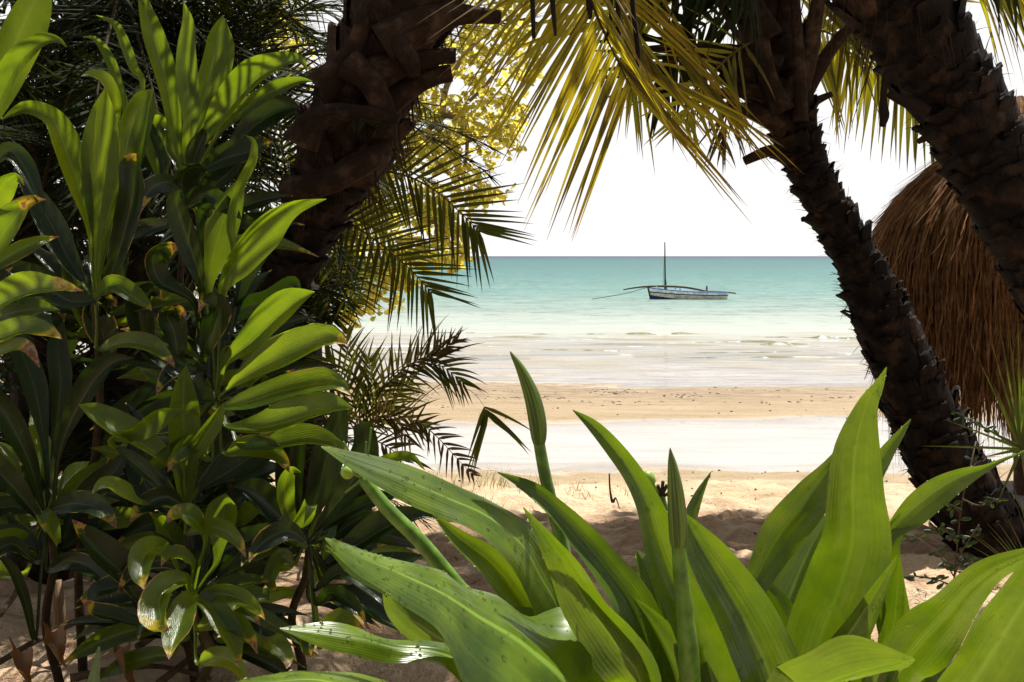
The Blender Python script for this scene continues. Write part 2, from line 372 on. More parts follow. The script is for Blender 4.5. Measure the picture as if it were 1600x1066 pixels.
def wave_z(x, y):
    if y < 17.55 or y > 49 or abs(x) > 20: return 0.
    k = min(1, (y-17.5)/5)*min(1, (49-y)/6)
    a = noise.noise(Vector((x*.16, y*.62, 2)))+.6*noise.noise(Vector((x*.5, y*1.5, 7)))+.3*noise.noise(Vector((x*1.3, y*3.4, 9)))
    return k*(.036*a+.03*max(0, a)**2)
mb.grid([[Vector((x, y, wave_z(x, y))) for x in wx] for y in wy])
tag(mb.build('sea_water', M['water']), kind='structure')
# small breaking waves
def breaker(x0, x1, Y, h, seed):
    rows = []
    for i in range(121):
        t = i/120; x = lerp(x0, x1, t); a = math.sin(math.pi*t)**.7*max(0, .5+1.1*noise.noise(Vector((x*.8, seed*3.1, 0)))+.4*noise.noise(Vector((x*2.6, seed, 0))))*h
        yy = Y+.35*noise.noise(Vector((x*.3, seed, 5)))
        rows.append([Vector((x, yy+dy, -.06+(a+.03)*zz)) for dy, zz in ((-.30, 0), (-.14, .35), (-.04, .85), (.05, 1.0), (.2, .75), (.5, .3), (.8, 0))])
    mb = MB(); mb.grid(rows)
    m = M['breaker']
    tag(mb.build('breaking_wave', m), kind='structure')
def mat_breaker():
    m = NT('breaker_water'); p = m.pos(); u, v, uvv = m.uv('UVMap')
    nz = m.noise(m.scale(p, (.9, 1, 3)), 1.4, 5, .7)
    f = m.math('MULTIPLY', m.smooth(nz, .56, .62), m.smooth(u, .05, .3))
    col = m.mix(f, m.mix(m.smooth(u, .2, .8), (.085, .075, .02), (.24, .25, .19)), (.8, .81, .8))
    return m.finish(m.bsdf(col, .3, .3, m.bump(nz, .4, .05)))
M['breaker'] = mat_breaker()
for a in ((-.5, 8.2, 33, .11, 1), (7.2, 13.5, 31.5, .12, 2), (-4, 1.0, 33.6, .09, 3), (5.2, 8.2, 30.2, .10, 4), (7.3, 9.3, 29.3, .15, 5), (.5, 3.0, 27.6, .10, 6), (3.3, 9.5, 26.8, .06, 7), (-4, .5, 26.4, .06, 8), (8.2, 13, 26.6, .08, 9), (4.0, 8.0, 25.6, .06, 10), (10.5, 14, 29.4, .09, 11)): breaker(*a)

# ---------------------------------------------------------------- leaf blades
def blade(mb, pts, roll=20, fold=.35, wave=.12, nseg=30, nx=8, r=0., brown=0., seed=0, freq=9., back=False, drops=0, pleat=.04):
    """pts base->tip: (px, py, Y, half width px)"""
    sm = catmull(pts, nseg); C = [P(a, b, c) for a, b, c, d in sm]
    rows = []; uvs = []; Wp = None
    rl = math.radians(roll)
    for i, c in enumerate(C):
        T = (C[min(i+1, nseg)]-C[max(i-1, 0)]).normalized()
        V = (c-CAM).normalized()
        W = T.cross(V)
        if W.length < .25 and Wp: W = Wp-T*Wp.dot(T)
        W.normalize()
        if Wp is not None:
            if W.dot(Wp) < 0: W = -W
            W = (W*.55+Wp*.45); W = (W-T*W.dot(T)).normalized()
        else:
            if (W.z+.25*W.x) < 0: W = -W
        Wp = W.copy()
        N = W.cross(T)
        if N.dot(V) > 0: N = -N
        # roll: tilts the face upwards
        Wr = W*math.cos(rl)-N*math.sin(rl)
        Nr = N*math.cos(rl)+W*math.sin(rl)
        if back: Nf = -Nr
        else: Nf = Nr
        t = i/nseg
        hw = max(.0008, sm[i][3]*sm[i][2]/F)/max(.5, abs(math.cos(rl)))
        row = []; ur = []
        for j in range(nx+1):
            s = j/nx*2-1; a = abs(s)
            ph = seed*1.7+(2.1 if s > 0 else 0)
            wv = wave*hw*a*a*(math.sin(freq*t+ph)+.5*math.sin(freq*2.3*t+ph*2.3))*math.sin(math.pi*min(1, t*1.05))
            gut = fold*hw*(a**1.4)
            row.append(c+Wr*hw*s*(1-.28*fold*a)+Nf*(gut+wv)-Nf*(.07*hw*math.exp(-(s/.13)**2))+Nf*hw*pleat*math.sin(a*8.5+seed+1.5*math.sin(3*t+seed))*(1-a*.5))
            ur.append(((s+1)/2, t))
        if brown > .2 and t > .7:
            row = [q+Nf*hw*.35*noise.noise(q*45)*(t-.7)/.3+Wr*hw*.3*noise.noise(q*38+Vector((3, 0, 0)))*(t-.7)/.3+T*hw*.5*noise.noise(q*30+Vector((7, 0, 0)))*(t-.7)/.3 for q in row]
        rows.append(row); uvs.append(ur)
    mb.grid(rows, uvs, (r, brown), 0)
    rr = random.Random(seed*31+5)
    for k in range(drops):
        i = rr.randint(2, nseg-3); j = rr.randint(0, nx-1)
        f = rr.random(); g = rr.random()
        p = rows[i][j].lerp(rows[i][j+1], f).lerp(rows[i+1][j].lerp(rows[i+1][j+1], f), g)
        n = (rows[i][j+1]-rows[i][j]).cross(rows[i+1][j]-rows[i][j]).normalized()
        if n.dot(CAM-p) < 0: n = -n
        q = rr.uniform(.0018, .004) if rr.random() < .8 else rr.uniform(.004, .006)
        dome(mb, p-n*q*.1, n, q, 1)
def dome(mb, p, n, q, m):
    a = n.orthogonal().normalized(); b = n.cross(a)
    base = len(mb.v)
    for zz, rr_ in ((0, 1), (.4, .85), (.68, .45)):
        for k in range(7):
            w = 2*math.pi*k/7; mb.vert(p+(a*math.cos(w)+b*math.sin(w))*q*rr_+n*q*zz)
    top = mb.vert(p+n*q*.76)
    for i in range(2):
        for k in range(7):
            l = (k+1) % 7; mb.face((base+i*7+k, base+i*7+l, base+i*7+7+l, base+i*7+7+k), m)
    for k in range(7): mb.face((base+14+k, base+14+(k+1) % 7, top), m)

# ---------------------------------------------------------------- crinum lilies (front)
CG = 'crinum lilies in the front of the picture'
# each leaf: tip -> base (px, py, half width), depth at tip, depth at base, roll, fold, wave, r, back
CR = {}
def base_of(px, py, Y): return (px, py, Y)
CR['a'] = dict(base=(905, 1330, 2.25), label='crinum lily with long arching leaves reaching left over a thick green stalk with round fruit', leaves=[
    ([(502,698,1),(563,723,15),(630,748,25),(700,778,27),(762,806,30),(815,850,30),(848,905,30),(880,965,34),(905,1060,36)], 2.15, 2.4, 46, -.08, .12, .1, 0),
    ([(674,800,1),(715,842,15),(765,882,24),(808,935,26),(845,1000,30),(870,1080,32)], 2.42, 2.45, 15, .3, .1, .0, 0),
    ([(508,841,1),(560,868,17),(620,893,25),(690,925,31),(750,962,52),(825,1008,70),(900,1085,82)], 1.72, 1.98, 56, -.22, .10, .0, 0),
    ([(509,852,1),(550,890,10),(600,915,14),(660,940,16),(720,985,22),(760,1050,24)], 1.85, 2.05, 0, .3, .1, .1, 0),
    ([(437,982,1),(500,988,15),(565,998,18),(620,1012,17),(690,1020,22),(760,1052,28),(830,1110,34)], 1.85, 2.05, 40, -.2, .3, .1, 0),
    ([(600,905,2),(622,950,26),(668,985,36),(720,1020,40),(790,1090,40)], 2.2, 2.2, -20, .25, .06, .45, 1),
    ([(777,738,1),(830,765,13),(868,797,17),(908,840,24),(945,885,30),(985,940,36),(1015,1010,40),(1040,1090,40)], 2.4, 2.25, -12, .3, .1, .75, 0),
    ([(818,793,1),(850,836,13),(884,886,28),(918,945,38),(960,1005,42),(1000,1076,42)], 2.05, 2.1, 26, .2, .12, .08, 0),
    ([(897,799,1),(922,838,9),(950,885,12),(985,940,13),(1010,1010,14)], 2.5, 2.4, 20, .3, .05, .0, 0),
    ([(848,1000,4),(870,1020,30),(905,1060,40),(925,1120,40)], 2.3, 2.3, 0, .2, .05, .8, 0),
    ([(770,960,3),(820,985,34),(900,1040,46),(930,1110,46)], 2.35, 2.3, 30, .2, .05, .3, 0),
    ([(360,1068,1),(430,1064,14),(500,1062,20),(580,1085,28),(700,1140,34)], 1.65, 1.9, 54, -.2, .1, .05, 0),
])
CR['b'] = dict(base=(1130, 1330, 2.3), label='crinum lily between two tall pointed buds and a withered tip', leaves=[
    ([(895,641,1),(925,665,11),(955,698,16),(988,742,19),(1013,790,24),(1030,845,34),(1052,905,42),(1085,975,46),(1110,1050,48),(1120,1110,48)], 2.2, 2.2, 8, .36, .13, .1, 0),
    ([(1066,800,2),(1092,850,30),(1130,912,46),(1172,985,55),(1205,1060,58),(1215,1120,56)], 2.15, 2.1, -10, .3, .12, .1, 0),
    ([(1111,738,1),(1092,780,10),(1078,830,15),(1070,900,16)], 2.4, 2.35, 20, .5, .05, .6, 1),
    ([(995,860,3),(1015,900,24),(1035,960,30),(1055,1040,32)], 2.45, 2.35, 0, .3, .1, .9, 1),
    ([(990,935,2),(1020,980,22),(1050,1040,30),(1070,1110,30)], 2.2, 2.2, 20, .3, .1, .25, 0),
    ([(1072,905,2),(1085,960,26),(1110,1030,38),(1130,1110,40)], 2.25, 2.25, 10, .3, .1, .6, 0),
])
CR['c'] = dict(base=(1280, 1330, 2.35), label='crinum lily with the tallest broad upright leaf standing before the leaning palm trunk', leaves=[
    ([(1385,574,1),(1372,602,9),(1353,636,19),(1337,700,39),(1332,770,49),(1332,845,60),(1313,916,63),(1285,987,62),(1262,1066,50),(1265,1150,40)], 2.2, 2.3, 12, .26, .12, .05, 0),
    ([(1330,680,2),(1296,735,18),(1262,780,31),(1220,832,36),(1188,890,26),(1168,940,22),(1175,1040,26)], 2.5, 2.35, 20, .22, .1, .1, 0),
    ([(1300,800,3),(1270,850,34),(1245,905,46),(1225,965,52),(1215,1060,46)], 2.55, 2.45, -25, .2, .06, 1.0, 1),
    ([(1423,655,1),(1402,683,8),(1378,716,14),(1355,760,18),(1330,860,22)], 2.45, 2.4, 15, .3, .08, .15, 0),
    ([(1402,868,1),(1372,920,13),(1338,975,22),(1305,1025,29),(1280,1090,34)], 2.08, 2.15, 18, .34, .1, .0, 0),
    ([(1405,872,1),(1402,925,17),(1396,985,22),(1385,1060,24),(1360,1140,24)], 2.15, 2.2, -10, .5, .05, .35, 0),
    ([(1345,960,2),(1340,1000,28),(1325,1060,40),(1310,1140,40)], 2.25, 2.3, 0, .3, .1, .3, 0),
    ([(1180,905,3),(1200,940,30),(1225,1000,44),(1245,1080,44)], 2.4, 2.4, 0, .2, .1, .95, 1),
    ([(1428,1030,2),(1385,1040,22),(1325,1056,30),(1270,1082,34),(1240,1130,30)], 1.62, 1.75, 58, -.3, .12, .0, 0),
])
CR['d'] = dict(base=(1480, 1330, 2.2), label='crinum lily at the lower right corner with wide leaves bending to the right', leaves=[
    ([(1605,704,1.5),(1570,717,3),(1536,732,7),(1500,745,16),(1460,768,24),(1420,800,25),(1395,830,16),(1385,880,20),(1400,990,24)], 2.4, 2.35, 25, .3, .1, .15, 0),
    ([(1438,819,1),(1415,827,6),(1392,838,9),(1375,880,10),(1380,980,14)], 2.35, 2.35, 20, .3, .05, .2, 0),
    ([(1640,852,2),(1595,872,12),(1552,893,19),(1513,925,28),(1478,968,36),(1440,1010,38),(1405,1060,36),(1400,1130,34)], 2.0, 2.1, 36, -.1, .14, .1, 0),
    ([(1690,820,4),(1640,880,40),(1592,955,58),(1545,1030,66),(1500,1110,64)], 1.8, 1.95, 25, .3, .1, .02, 0),
    ([(1420,985,3),(1440,1020,30),(1445,1080,40)], 2.25, 2.2, 0, .2, .05, .9, 1),
])
crin = {}
sd = 1
for k, d in CR.items():
    bx, by, bY = d['base']; loc = P(bx, by, bY); loc.z = ground_z(loc.x, loc.y)
    root = thing('crinum_lily', loc, d['label'], 'plant', CG); crin[k] = root
    for L, y0, y1, roll, fold, wave, r, back in d['leaves']:
        n = len(L); pts = []
        for i, (a, b, w) in enumerate(L): pts.append((a, b, lerp(y0, y1, i/(n-1)), w))
        lx, ly, lY, lw = pts[-1]
        bl = loc
        pts.append(((lx+bx)/2, (ly+1330)/2, (lY+bY)/2, lw*.8)); pts.append((bx+U(-30, 30), 1420, bY, lw*.55))
        pts.reverse()
        mb = MB(); big = max(w for _, _, w in L)
        blade(mb, pts, roll, fold*1.5, wave*1.4, 56, 12, r, U(-.3, .04), sd, 11, bool(back), int(big*2.6*min(1, max(0, 1.2-r))))
        mb.build('leaf', [M['crinum'], M['drop']], root); sd += 1
    mb = MB()   # short pale neck the leaves rise from
    mb.tube([loc+Vector((0, 0, z)) for z in (-.05, .05, .12, .18)], [.06, .055, .045, .03], 12)
    mb.build('neck', M['stalk'], root)
# buds and stalks
def stalk(mb, pts, n=16, m=0):
    sm = catmull(pts, 22); mb.tube([P(a, b, c) for a, b, c, w in sm], [w*c/F for a, b, c, w in sm], n, m)
def flower(root, stem, bud, name='flower_stalk'):
    a = MB(); stalk(a, stem); o = a.build(name, M['stalk'], root)
    if bud:
        b = MB(); stalk(b, bud, 14); b.build('flower_bud', M['bud'], o)
flower(crin['a'], [(930,1400,2.35,14),(905,1000,2.4,13),(880,860,2.42,11),(864,795,2.42,10),(851,740,2.42,9.5),(842,690,2.42,9)],
       [(842,694,2.42,9),(842,684,2.42,12),(840,660,2.42,14),(833,625,2.42,13),(822,595,2.42,10),(811,572,2.42,6.5),(801,556,2.42,3),(797,549,2.42,.6)])
flower(crin['b'], [(1085,1400,2.05,18),(1078,1066,2.0,17),(1070,960,2.0,14),(1062,880,2.0,11.5),(1060,850,2.0,11)],
       [(1060,858,2.0,9),(1060,846,2.0,13.5),(1059,815,2.0,15),(1056,775,2.0,13.5),(1053,745,2.0,10),(1050,722,2.0,6.5),(1048,708,2.0,3),(1047,700,2.0,.6)])
st = MB(); stalk(st, [(905,1400,2.4,14),(800,1010,2.42,13),(722,925,2.42,13),(660,850,2.42,12),(605,795,2.42,11),(566,746,2.42,9.5)])
so = st.build('flower_stalk', M['stalk'], crin['a'])
def ball(mb, c, q, m=0, sq=1.0, ax=Vector((0, 0, 1))):
    n = 12; rows = []
    a = ax.orthogonal().normalized(); b = ax.cross(a)
    for i in range(9):
        t = math.pi*i/8
        rows.append([c+(a*math.cos(w)+b*math.sin(w))*q*max(.02, math.sin(t))+ax*q*sq*math.cos(t) for w in [2*math.pi*k/n for k in range(n)]])
    mb.grid(rows, None, (rnd.random(), 0), m, closed=True)
for px, py, q in ((543, 738, 11), (556, 733, 6)):
    fb = MB(); ball(fb, P(px, py, 2.4), q*2.4/F); stalk(fb, [(566,748,2.42,2),((px+566)/2,(py+745)/2,2.41,2),(px,py,2.4,2)], 6); fb.build('fruit', M['berry'], so)
fb = MB()
for (x1, y1) in ((580, 668), (536, 690), (553, 760), (572, 690), (540, 770), (586, 735)): stalk(fb, [(566,746,2.42,1.8),((566+x1)/2+2,(746+y1)/2,2.41,1.6),(x1,y1,2.41,1.6)], 6)
fb.build('flower_remnant', M['stalk'], so)
st = MB(); stalk(st, [(1120,1400,2.5,12),(1065,930,2.5,10),(1045,830,2.5,8),(1032,775,2.5,7)]); so = st.build('flower_stalk', M['stalk'], crin['b'])
fb = MB(); ball(fb, P(1013, 748, 2.48), 11*2.48/F, 0, 1.2, Vector((-.5, 0, .8)).normalized()); stalk(fb, [(1032,775,2.5,2),(1022,762,2.49,4),(1015,752,2.48,6)], 8); fb.build('fruit', M['berry'], so)
fb = MB()
for (x1, y1) in ((1028, 758), (1036, 752), (1042, 758), (1037, 765), (1024, 768), (1046, 770)): stalk(fb, [(1033,778,2.5,2.6),(x1,y1,2.49,2.8)], 6)
fb.build('dried_floret', M['debris'], so)
fb = MB()
stalk(fb, [(952,740,2.2,1.2),(953,765,2.2,1.6),(957,785,2.2,2.4),(962,778,2.2,1.2),(968,795,2.2,.8)], 5)
fb.build('withered_tip', M['debris'], crin['b'])

# ---------------------------------------------------------------- ti plants (left)
TG = 'broad-leaved ti plants on the left'
TI = {
 'a': ((148, 470, 3.6), (130, 3.75), 'ti plant with a wide pale green upright leaf beside leaves with yellow bent tips'),
 'b': ((290, 300, 3.9), (300, 4.05), 'tallest ti plant whose uppermost narrow leaves glow yellow green in the sun'),
 'c': ((-40, 260, 3.2), (-60, 3.4), 'ti plant cut by the top left corner with a large pale leaf'),
 'd': ((322, 590, 3.85), (330, 4.1), 'shaded ti plant with dark drooping leaves and torn brown tips behind the others'),
 'e': ((338, 625, 3.5), (360, 3.7), 'ti plant with long leaves reaching right towards the young date palm'),
 'f': ((291, 800, 3.35), (300, 3.5), 'ti plant with a tall straight middle leaf below the other crowns'),
 'g': ((-60, 480, 3.1), (-60, 3.3), 'ti plant at the left edge with scorched brown ragged leaf ends'),
 'h': ((72, 810, 3.5), (95, 3.7), 'dark ti plant low at the left edge with many thin upright leaf stalks'),
 'i': ((300, 935, 3.2), (310, 3.3), 'lowest ti plant with drooping yellow and brown edged leaves above the sand'),
 'j': ((480, 850, 3.5), (470, 3.65), 'dark ti plant behind the crinum fruit stalk'),
}
B0, B1, B2, B3 = -.35, .12, .33, .56
TL = [  # plant, points base->tip (px,py,hw), dY base, dY tip, roll, r, brown, dark
 ('a', [(151,380,6),(152,300,24),(155,230,31),(160,175,24),(164,138,2)], 0, -.05, 10, .05, B0, 0),
 ('a', [(172,345,8),(190,265,22),(205,200,28),(222,158,22),(237,140,6)], .05, .1, 20, .2, B0, 0),
 ('a', [(138,350,8),(120,285,22),(100,225,26),(80,185,18),(40,170,12),(2,188,8)], -.02, -.1, 15, .25, B1, 0),
 ('a', [(172,220,5),(178,165,9),(165,132,11),(145,118,8),(127,120,2)], .1, -.1, 50, .0, B0, 0),
 ('a', [(195,175,4),(185,130,8),(170,90,9),(150,62,6),(130,58,1)], .25, .3, 0, .6, B1, 0),
 ('a', [(222,142,4),(208,105,8),(195,70,9),(180,38,7),(150,24,1)], .25, .2, 10, .1, B1, 0),
 ('a', [(130,440,6),(105,400,20),(80,350,24),(50,300,18),(20,262,3)], .1, .2, 0, .8, B0, 1),
 ('a', [(170,440,8),(192,370,20),(208,300,22),(205,255,18),(214,240,6)], .0, -.05, 10, .5, B2, 1),
 ('a', [(150,468,6),(110,470,16),(60,440,22),(20,420,16),(-20,420,3)], -.1, -.2, 20, .6, B1, 1),
 ('b', [(279,240,6),(270,185,14),(258,120,20),(240,60,20),(224,5,12),(218,-25,2)], .05, .05, 10, .05, B0, 0),
 ('b', [(290,230,6),(298,185,14),(293,130,19),(291,80,16),(294,35,12),(286,2,2)], -.05, -.1, 0, .0, B0, 0),
 ('b', [(300,210,7),(318,160,22),(332,105,26),(340,60,22),(348,24,6)], .1, .15, 25, .15, B0, 0),
 ('b', [(322,220,6),(352,175,20),(398,125,24),(440,100,16),(468,95,9),(480,114,2)], 0, -.1, 35, .15, B0, 0),
 ('b', [(345,205,5),(390,165,13),(430,140,14),(465,127,9),(488,127,2)], .1, .1, 20, .1, B0, 0),
 ('b', [(355,238,7),(400,195,21),(440,172,22),(470,168,6)], .1, .15, 25, .55, B0, 1),
 ('b', [(318,265,8),(350,248,18),(395,235,18),(425,222,6)], .0, .0, 30, .55, B2, 1),
 ('b', [(300,262,7),(308,235,16),(318,212,12),(322,202,2)], -.05, -.1, 20, .4, B1, 1),
 ('b', [(287,310,8),(284,285,22),(292,266,22),(314,262,14),(324,270,3)], -.1, -.25, 30, .6, B2, 1),
 ('b', [(250,275,6),(240,230,16),(245,195,20),(265,188,8)], .15, .2, 10, .2, B1, 0),
 ('b', [(258,300,5),(255,250,9),(240,210,9),(235,186,2)], .05, .05, 0, .7, B0, 1),
 ('b', [(300,320,8),(345,280,20),(372,255,16),(380,240,3)], .05, .05, 30, .7, B2, 1),
 ('c', [(-30,210,10),(0,130,30),(28,60,36),(55,0,30),(75,-45,4)], 0, .1, 15, .1, B0, 0),
 ('c', [(-20,200,6),(5,140,15),(30,95,18),(65,66,13),(90,64,8),(104,74,1)], -.05, -.1, 25, .1, B1, 0),
 ('c', [(-10,255,6),(15,235,14),(40,265,16),(60,310,10),(70,340,2)], -.05, -.1, 20, .75, B0, 1),
 ('d', [(315,445,8),(302,400,18),(285,350,20),(275,310,15),(284,296,6)], -.4, -.5, -10, .45, B0, 1),
 ('d', [(312,345,8),(320,330,12),(330,322,9),(337,328,3)], -.4, -.5, 20, .6, B1, 1),
 ('d', [(365,400,5),(360,350,8),(375,290,9),(394,250,8),(396,222,6),(384,212,1)], -.35, -.4, 10, .3, B0, 0),
 ('d', [(235,560,8),(222,510,22),(218,470,24),(240,455,18),(255,470,5)], -.1, -.2, 0, .7, B2, 1),
 ('d', [(280,560,8),(272,520,22),(262,492,22),(285,486,14),(290,498,4)], -.35, -.45, 20, .65, B3, 1),
 ('d', [(318,555,8),(330,510,22),(338,482,22),(322,470,14),(310,490,4)], -.3, -.4, 20, .6, B3, 1),
 ('d', [(180,560,8),(160,520,24),(150,485,24),(175,470,16),(182,480,4)], -.1, -.2, 10, .75, B3, 1),
 ('d', [(110,560,8),(105,520,20),(95,480,20),(100,500,8)], 0, -.1, 10, .8, B2, 1),
 ('d', [(300,470,7),(250,440,18),(240,400,22),(270,383,14),(288,392,3)], -.3, -.4, 25, .55, B3, 1),
 ('d', [(290,620,6),(260,600,16),(215,640,20),(170,700,18),(120,760,4)], -.1, -.15, 20, .9, B0, 1),
 ('e', [(345,455,8),(372,405,24),(408,355,31),(455,322,20),(510,311,2)], 0, -.1, 30, .12, B0, 0),
 ('e', [(325,450,8),(335,395,24),(350,340,28),(368,300,18),(376,280,3)], .15, .2, 10, .15, B1, 0),
 ('e', [(372,470,8),(385,420,18),(410,380,20),(430,350,4)], .1, .1, 15, .5, B0, 1),
 ('e', [(355,565,8),(392,535,20),(428,500,27),(462,472,24),(492,456,7)], -.05, -.15, 25, .25, B1, 0),
 ('e', [(370,596,8),(415,570,22),(462,548,28),(510,530,22),(543,538,6)], -.1, -.25, 35, .1, B2, 0),
 ('e', [(350,545,6),(395,543,19),(440,530,24),(482,512,16),(500,508,3)], .05, .1, 40, .0, B2, 0),
 ('e', [(340,640,7),(390,627,17),(450,608,20),(515,600,18),(548,618,5)], -.1, -.25, 40, .15, B2, 0),
 ('e', [(356,668,7),(410,668,18),(460,655,23),(510,640,21),(552,638,5)], -.15, -.3, 45, .15, B1, 0),
 ('e', [(375,700,6),(420,700,18),(480,690,20),(530,700,10),(545,712,2)], -.2, -.3, 45, .5, B3, 0),
 ('e', [(350,510,7),(380,480,20),(420,470,24),(455,440,16),(470,450,4)], .1, .15, 20, .7, B0, 1),
 ('f', [(290,790,9),(288,720,24),(287,650,28),(287,600,20),(291,570,3)], 0, -.02, 5, .2, B0, 0),
 ('f', [(300,720,7),(318,685,15),(338,655,16),(349,630,3)], -.05, -.1, 10, .15, B0, 0),
 ('f', [(275,735,7),(232,700,18),(180,668,24),(142,645,18),(123,633,3)], -.05, -.15, 35, .2, B0, 0),
 ('f', [(170,690,6),(215,672,16),(255,645,20),(292,640,4)], -.1, -.15, 30, .2, B0, 0),
 ('f', [(262,770,6),(235,745,12),(200,715,14),(180,700,3)], -.1, -.2, 30, .5, B0, 1),
 ('f', [(215,785,5),(190,772,13),(165,760,14),(144,772,3)], -.2, -.35, 45, .1, B1, 0),
 ('f', [(320,760,7),(360,735,20),(400,710,24),(440,700,14)], .05, .1, 20, .8, B1, 1),
 ('f', [(265,800,7),(235,770,22),(215,730,22),(200,690,5)], .1, .2, 10, .9, B0, 1),
 ('g', [(-40,505,8),(0,475,18),(45,455,22),(90,452,16),(130,455,3)], 0, -.2, 40, .1, B3, 0),
 ('g', [(-40,545,8),(0,528,17),(40,515,18),(75,522,14),(97,530,3)], 0, -.2, 40, .1, B3, 0),
 ('g', [(-40,440,8),(-10,390,24),(15,350,26),(45,318,16),(72,312,3)], .05, 0, 25, .15, B3, 0),
 ('g', [(-40,400,6),(-15,330,18),(0,295,20),(25,275,12),(38,290,3)], .1, .05, 25, .05, B2, 0),
 ('g', [(-30,560,6),(10,545,12),(40,545,12),(62,575,6)], -.05, -.2, 30, .2, .7, 0),
 ('h', [(65,790,4),(45,720,14),(15,660,22),(-20,610,16)], 0, -.1, 10, .8, B0, 1),
 ('h', [(75,780,4),(70,700,6),(55,610,20),(30,540,20),(20,500,3)], .1, .2, 10, .9, B0, 1),
 ('h', [(85,780,4),(95,700,6),(130,620,20),(170,570,22),(210,560,4)], .0, -.1, 20, .85, B0, 1),
 ('h', [(80,770,4),(85,690,5),(95,600,18),(90,540,20),(100,500,3)], .15, .2, 0, .9, B1, 1),
 ('h', [(60,810,5),(20,760,18),(-20,720,20)], -.1, -.2, 20, .7, B0, 1),
 ('h', [(90,850,5),(75,820,14),(62,806,14),(70,832,3)], -.2, -.3, 30, .4, B2, 0),
 ('h', [(100,800,5),(140,770,18),(180,735,20),(200,700,4)], .0, .0, 20, .75, B1, 1),
 ('h', [(60,860,6),(20,840,16),(-20,845,18),(-40,850,4)], -.1, -.1, 40, .4, B0, 1),
 ('h', [(55,1000,3),(40,940,8),(20,890,10),(-10,860,3)], 0, -.1, 10, .8, B0, 1),
 ('i', [(338,880,5),(343,850,12),(347,815,26),(351,785,24),(353,771,7)], 0, -.02, 10, .25, B0, 0),
 ('i', [(215,935,6),(190,895,22),(152,860,25),(125,830,16),(112,812,3)], 0, -.1, 25, .5, B3, 1),
 ('i', [(262,860,7),(240,858,20),(224,870,24),(222,900,20),(226,922,3)], -.1, -.35, 15, .1, B2, 0),
 ('i', [(290,905,8),(262,915,22),(248,940,28),(252,970,24),(265,985,5)], -.15, -.4, 25, .15, B3, 0),
 ('i', [(300,925,8),(290,945,20),(280,975,26),(270,1005,20),(264,1030,3)], -.15, -.4, 20, .15, B3, 0),
 ('i', [(310,930,8),(330,950,18),(355,985,20),(368,1020,14),(370,1040,3)], -.1, -.3, 20, .35, B3, 0),
 ('i', [(420,935,6),(395,935,15),(370,945,18),(358,960,12),(366,972,3)], .05, -.1, 35, .2, B3, 0),
 ('i', [(320,840,5),(300,810,16),(275,806,16),(262,818,4)], -.05, -.2, 35, .2, B3, 0),
 ('i', [(300,880,5),(280,868,12),(262,872,12),(252,885,4)], -.1, -.25, 35, .3, B3, 0),
 ('i', [(210,910,6),(175,918,16),(150,925,14),(140,945,4)], -.05, -.1, 40, .6, B2, 1),
 ('i', [(220,975,5),(180,965,14),(145,955,14),(125,935,3)], -.1, -.2, 40, .6, B3, 1),
 ('i', [(330,870,6),(370,850,18),(410,835,20),(440,810,4)], .1, .1, 20, .85, B1, 1),
 ('i', [(410,1000,6),(430,1010,16),(445,1030,16),(448,1045,3)], 0, -.1, 30, .2, B3, 0),
 ('j', [(475,840,6),(430,800,22),(395,770,24),(360,760,6)], 0, -.1, 20, .8, B1, 1),
 ('j', [(480,820,7),(500,760,24),(515,700,28),(530,650,20),(535,620,3)], .05, .05, 5, .7, B0, 1),
 ('j', [(500,820,7),(545,760,22),(572,700,24),(565,660,16)], .0, -.05, 5, .75, B0, 1),
 ('j', [(460,820,7),(450,760,24),(455,700,26),(470,660,18)], .1, .1, 5, .9, B0, 1),
 ('j', [(470,850,5),(450,800,12),(445,760,16),(455,735,12),(470,738,3)], -.1, -.2, 10, .25, B1, 0),
 ('j', [(455,830,5),(470,810,14),(482,790,14),(475,818,3)], -.15, -.25, 30, .1, B0, 0),
 ('j', [(460,880,5),(440,870,12),(425,905,14),(435,925,3)], -.1, -.2, 30, .1, B2, 0),
 ('j', [(500,1010,7),(520,985,18),(545,975,20),(580,985,8)], -.1, -.2, 40, .4, B3, 0),
 ('j', [(490,990,5),(475,1000,14),(480,1020,14),(490,1030,4)], -.1, -.2, 30, .15, B3, 0),
 ('j', [(450,870,6),(420,890,18),(385,920,20),(360,900,6)], .0, .0, 30, .8, B1, 1),
 ('j', [(510,880,6),(560,850,20),(610,820,22),(660,805,12),(690,815,3)], .1, .15, 30, .85, B0, 1),
 ('j', [(515,900,6),(560,890,16),(620,880,18),(665,868,4)], .1, .1, 40, .9, B0, 1),
 ('j', [(580,730,4),(610,718,9),(640,716,10),(664,735,2)], .1, .0, 30, .2, B2, 0),
 ('j', [(520,930,7),(560,940,24),(600,965,26),(640,990,10)], .1, .1, 40, .9, B0, 1),
]
roots = {}
sd = 100
for k, ((hx, hy, hY), (gx, gY), lab) in TI.items():
    g = P(gx, 400, gY); g.z = ground_z(g.x, g.y)-.02
    roots[k] = thing('ti_plant', g, lab, 'plant', TG)
    h = P(hx, hy, hY); mb = MB(); n = 14; pts = []
    for i in range(n+1):
        t = i/n; p = g.lerp(h, t); p += Vector((.05*math.sin(t*5+hx), .03*math.sin(t*4), 0))*math.sin(math.pi*t); pts.append(p)
    mb.tube(pts, [.017-.005*i/n+.0012*(i % 2) for i in range(n+1)], 9)
    mb.build('stem', M['stem'], roots[k])
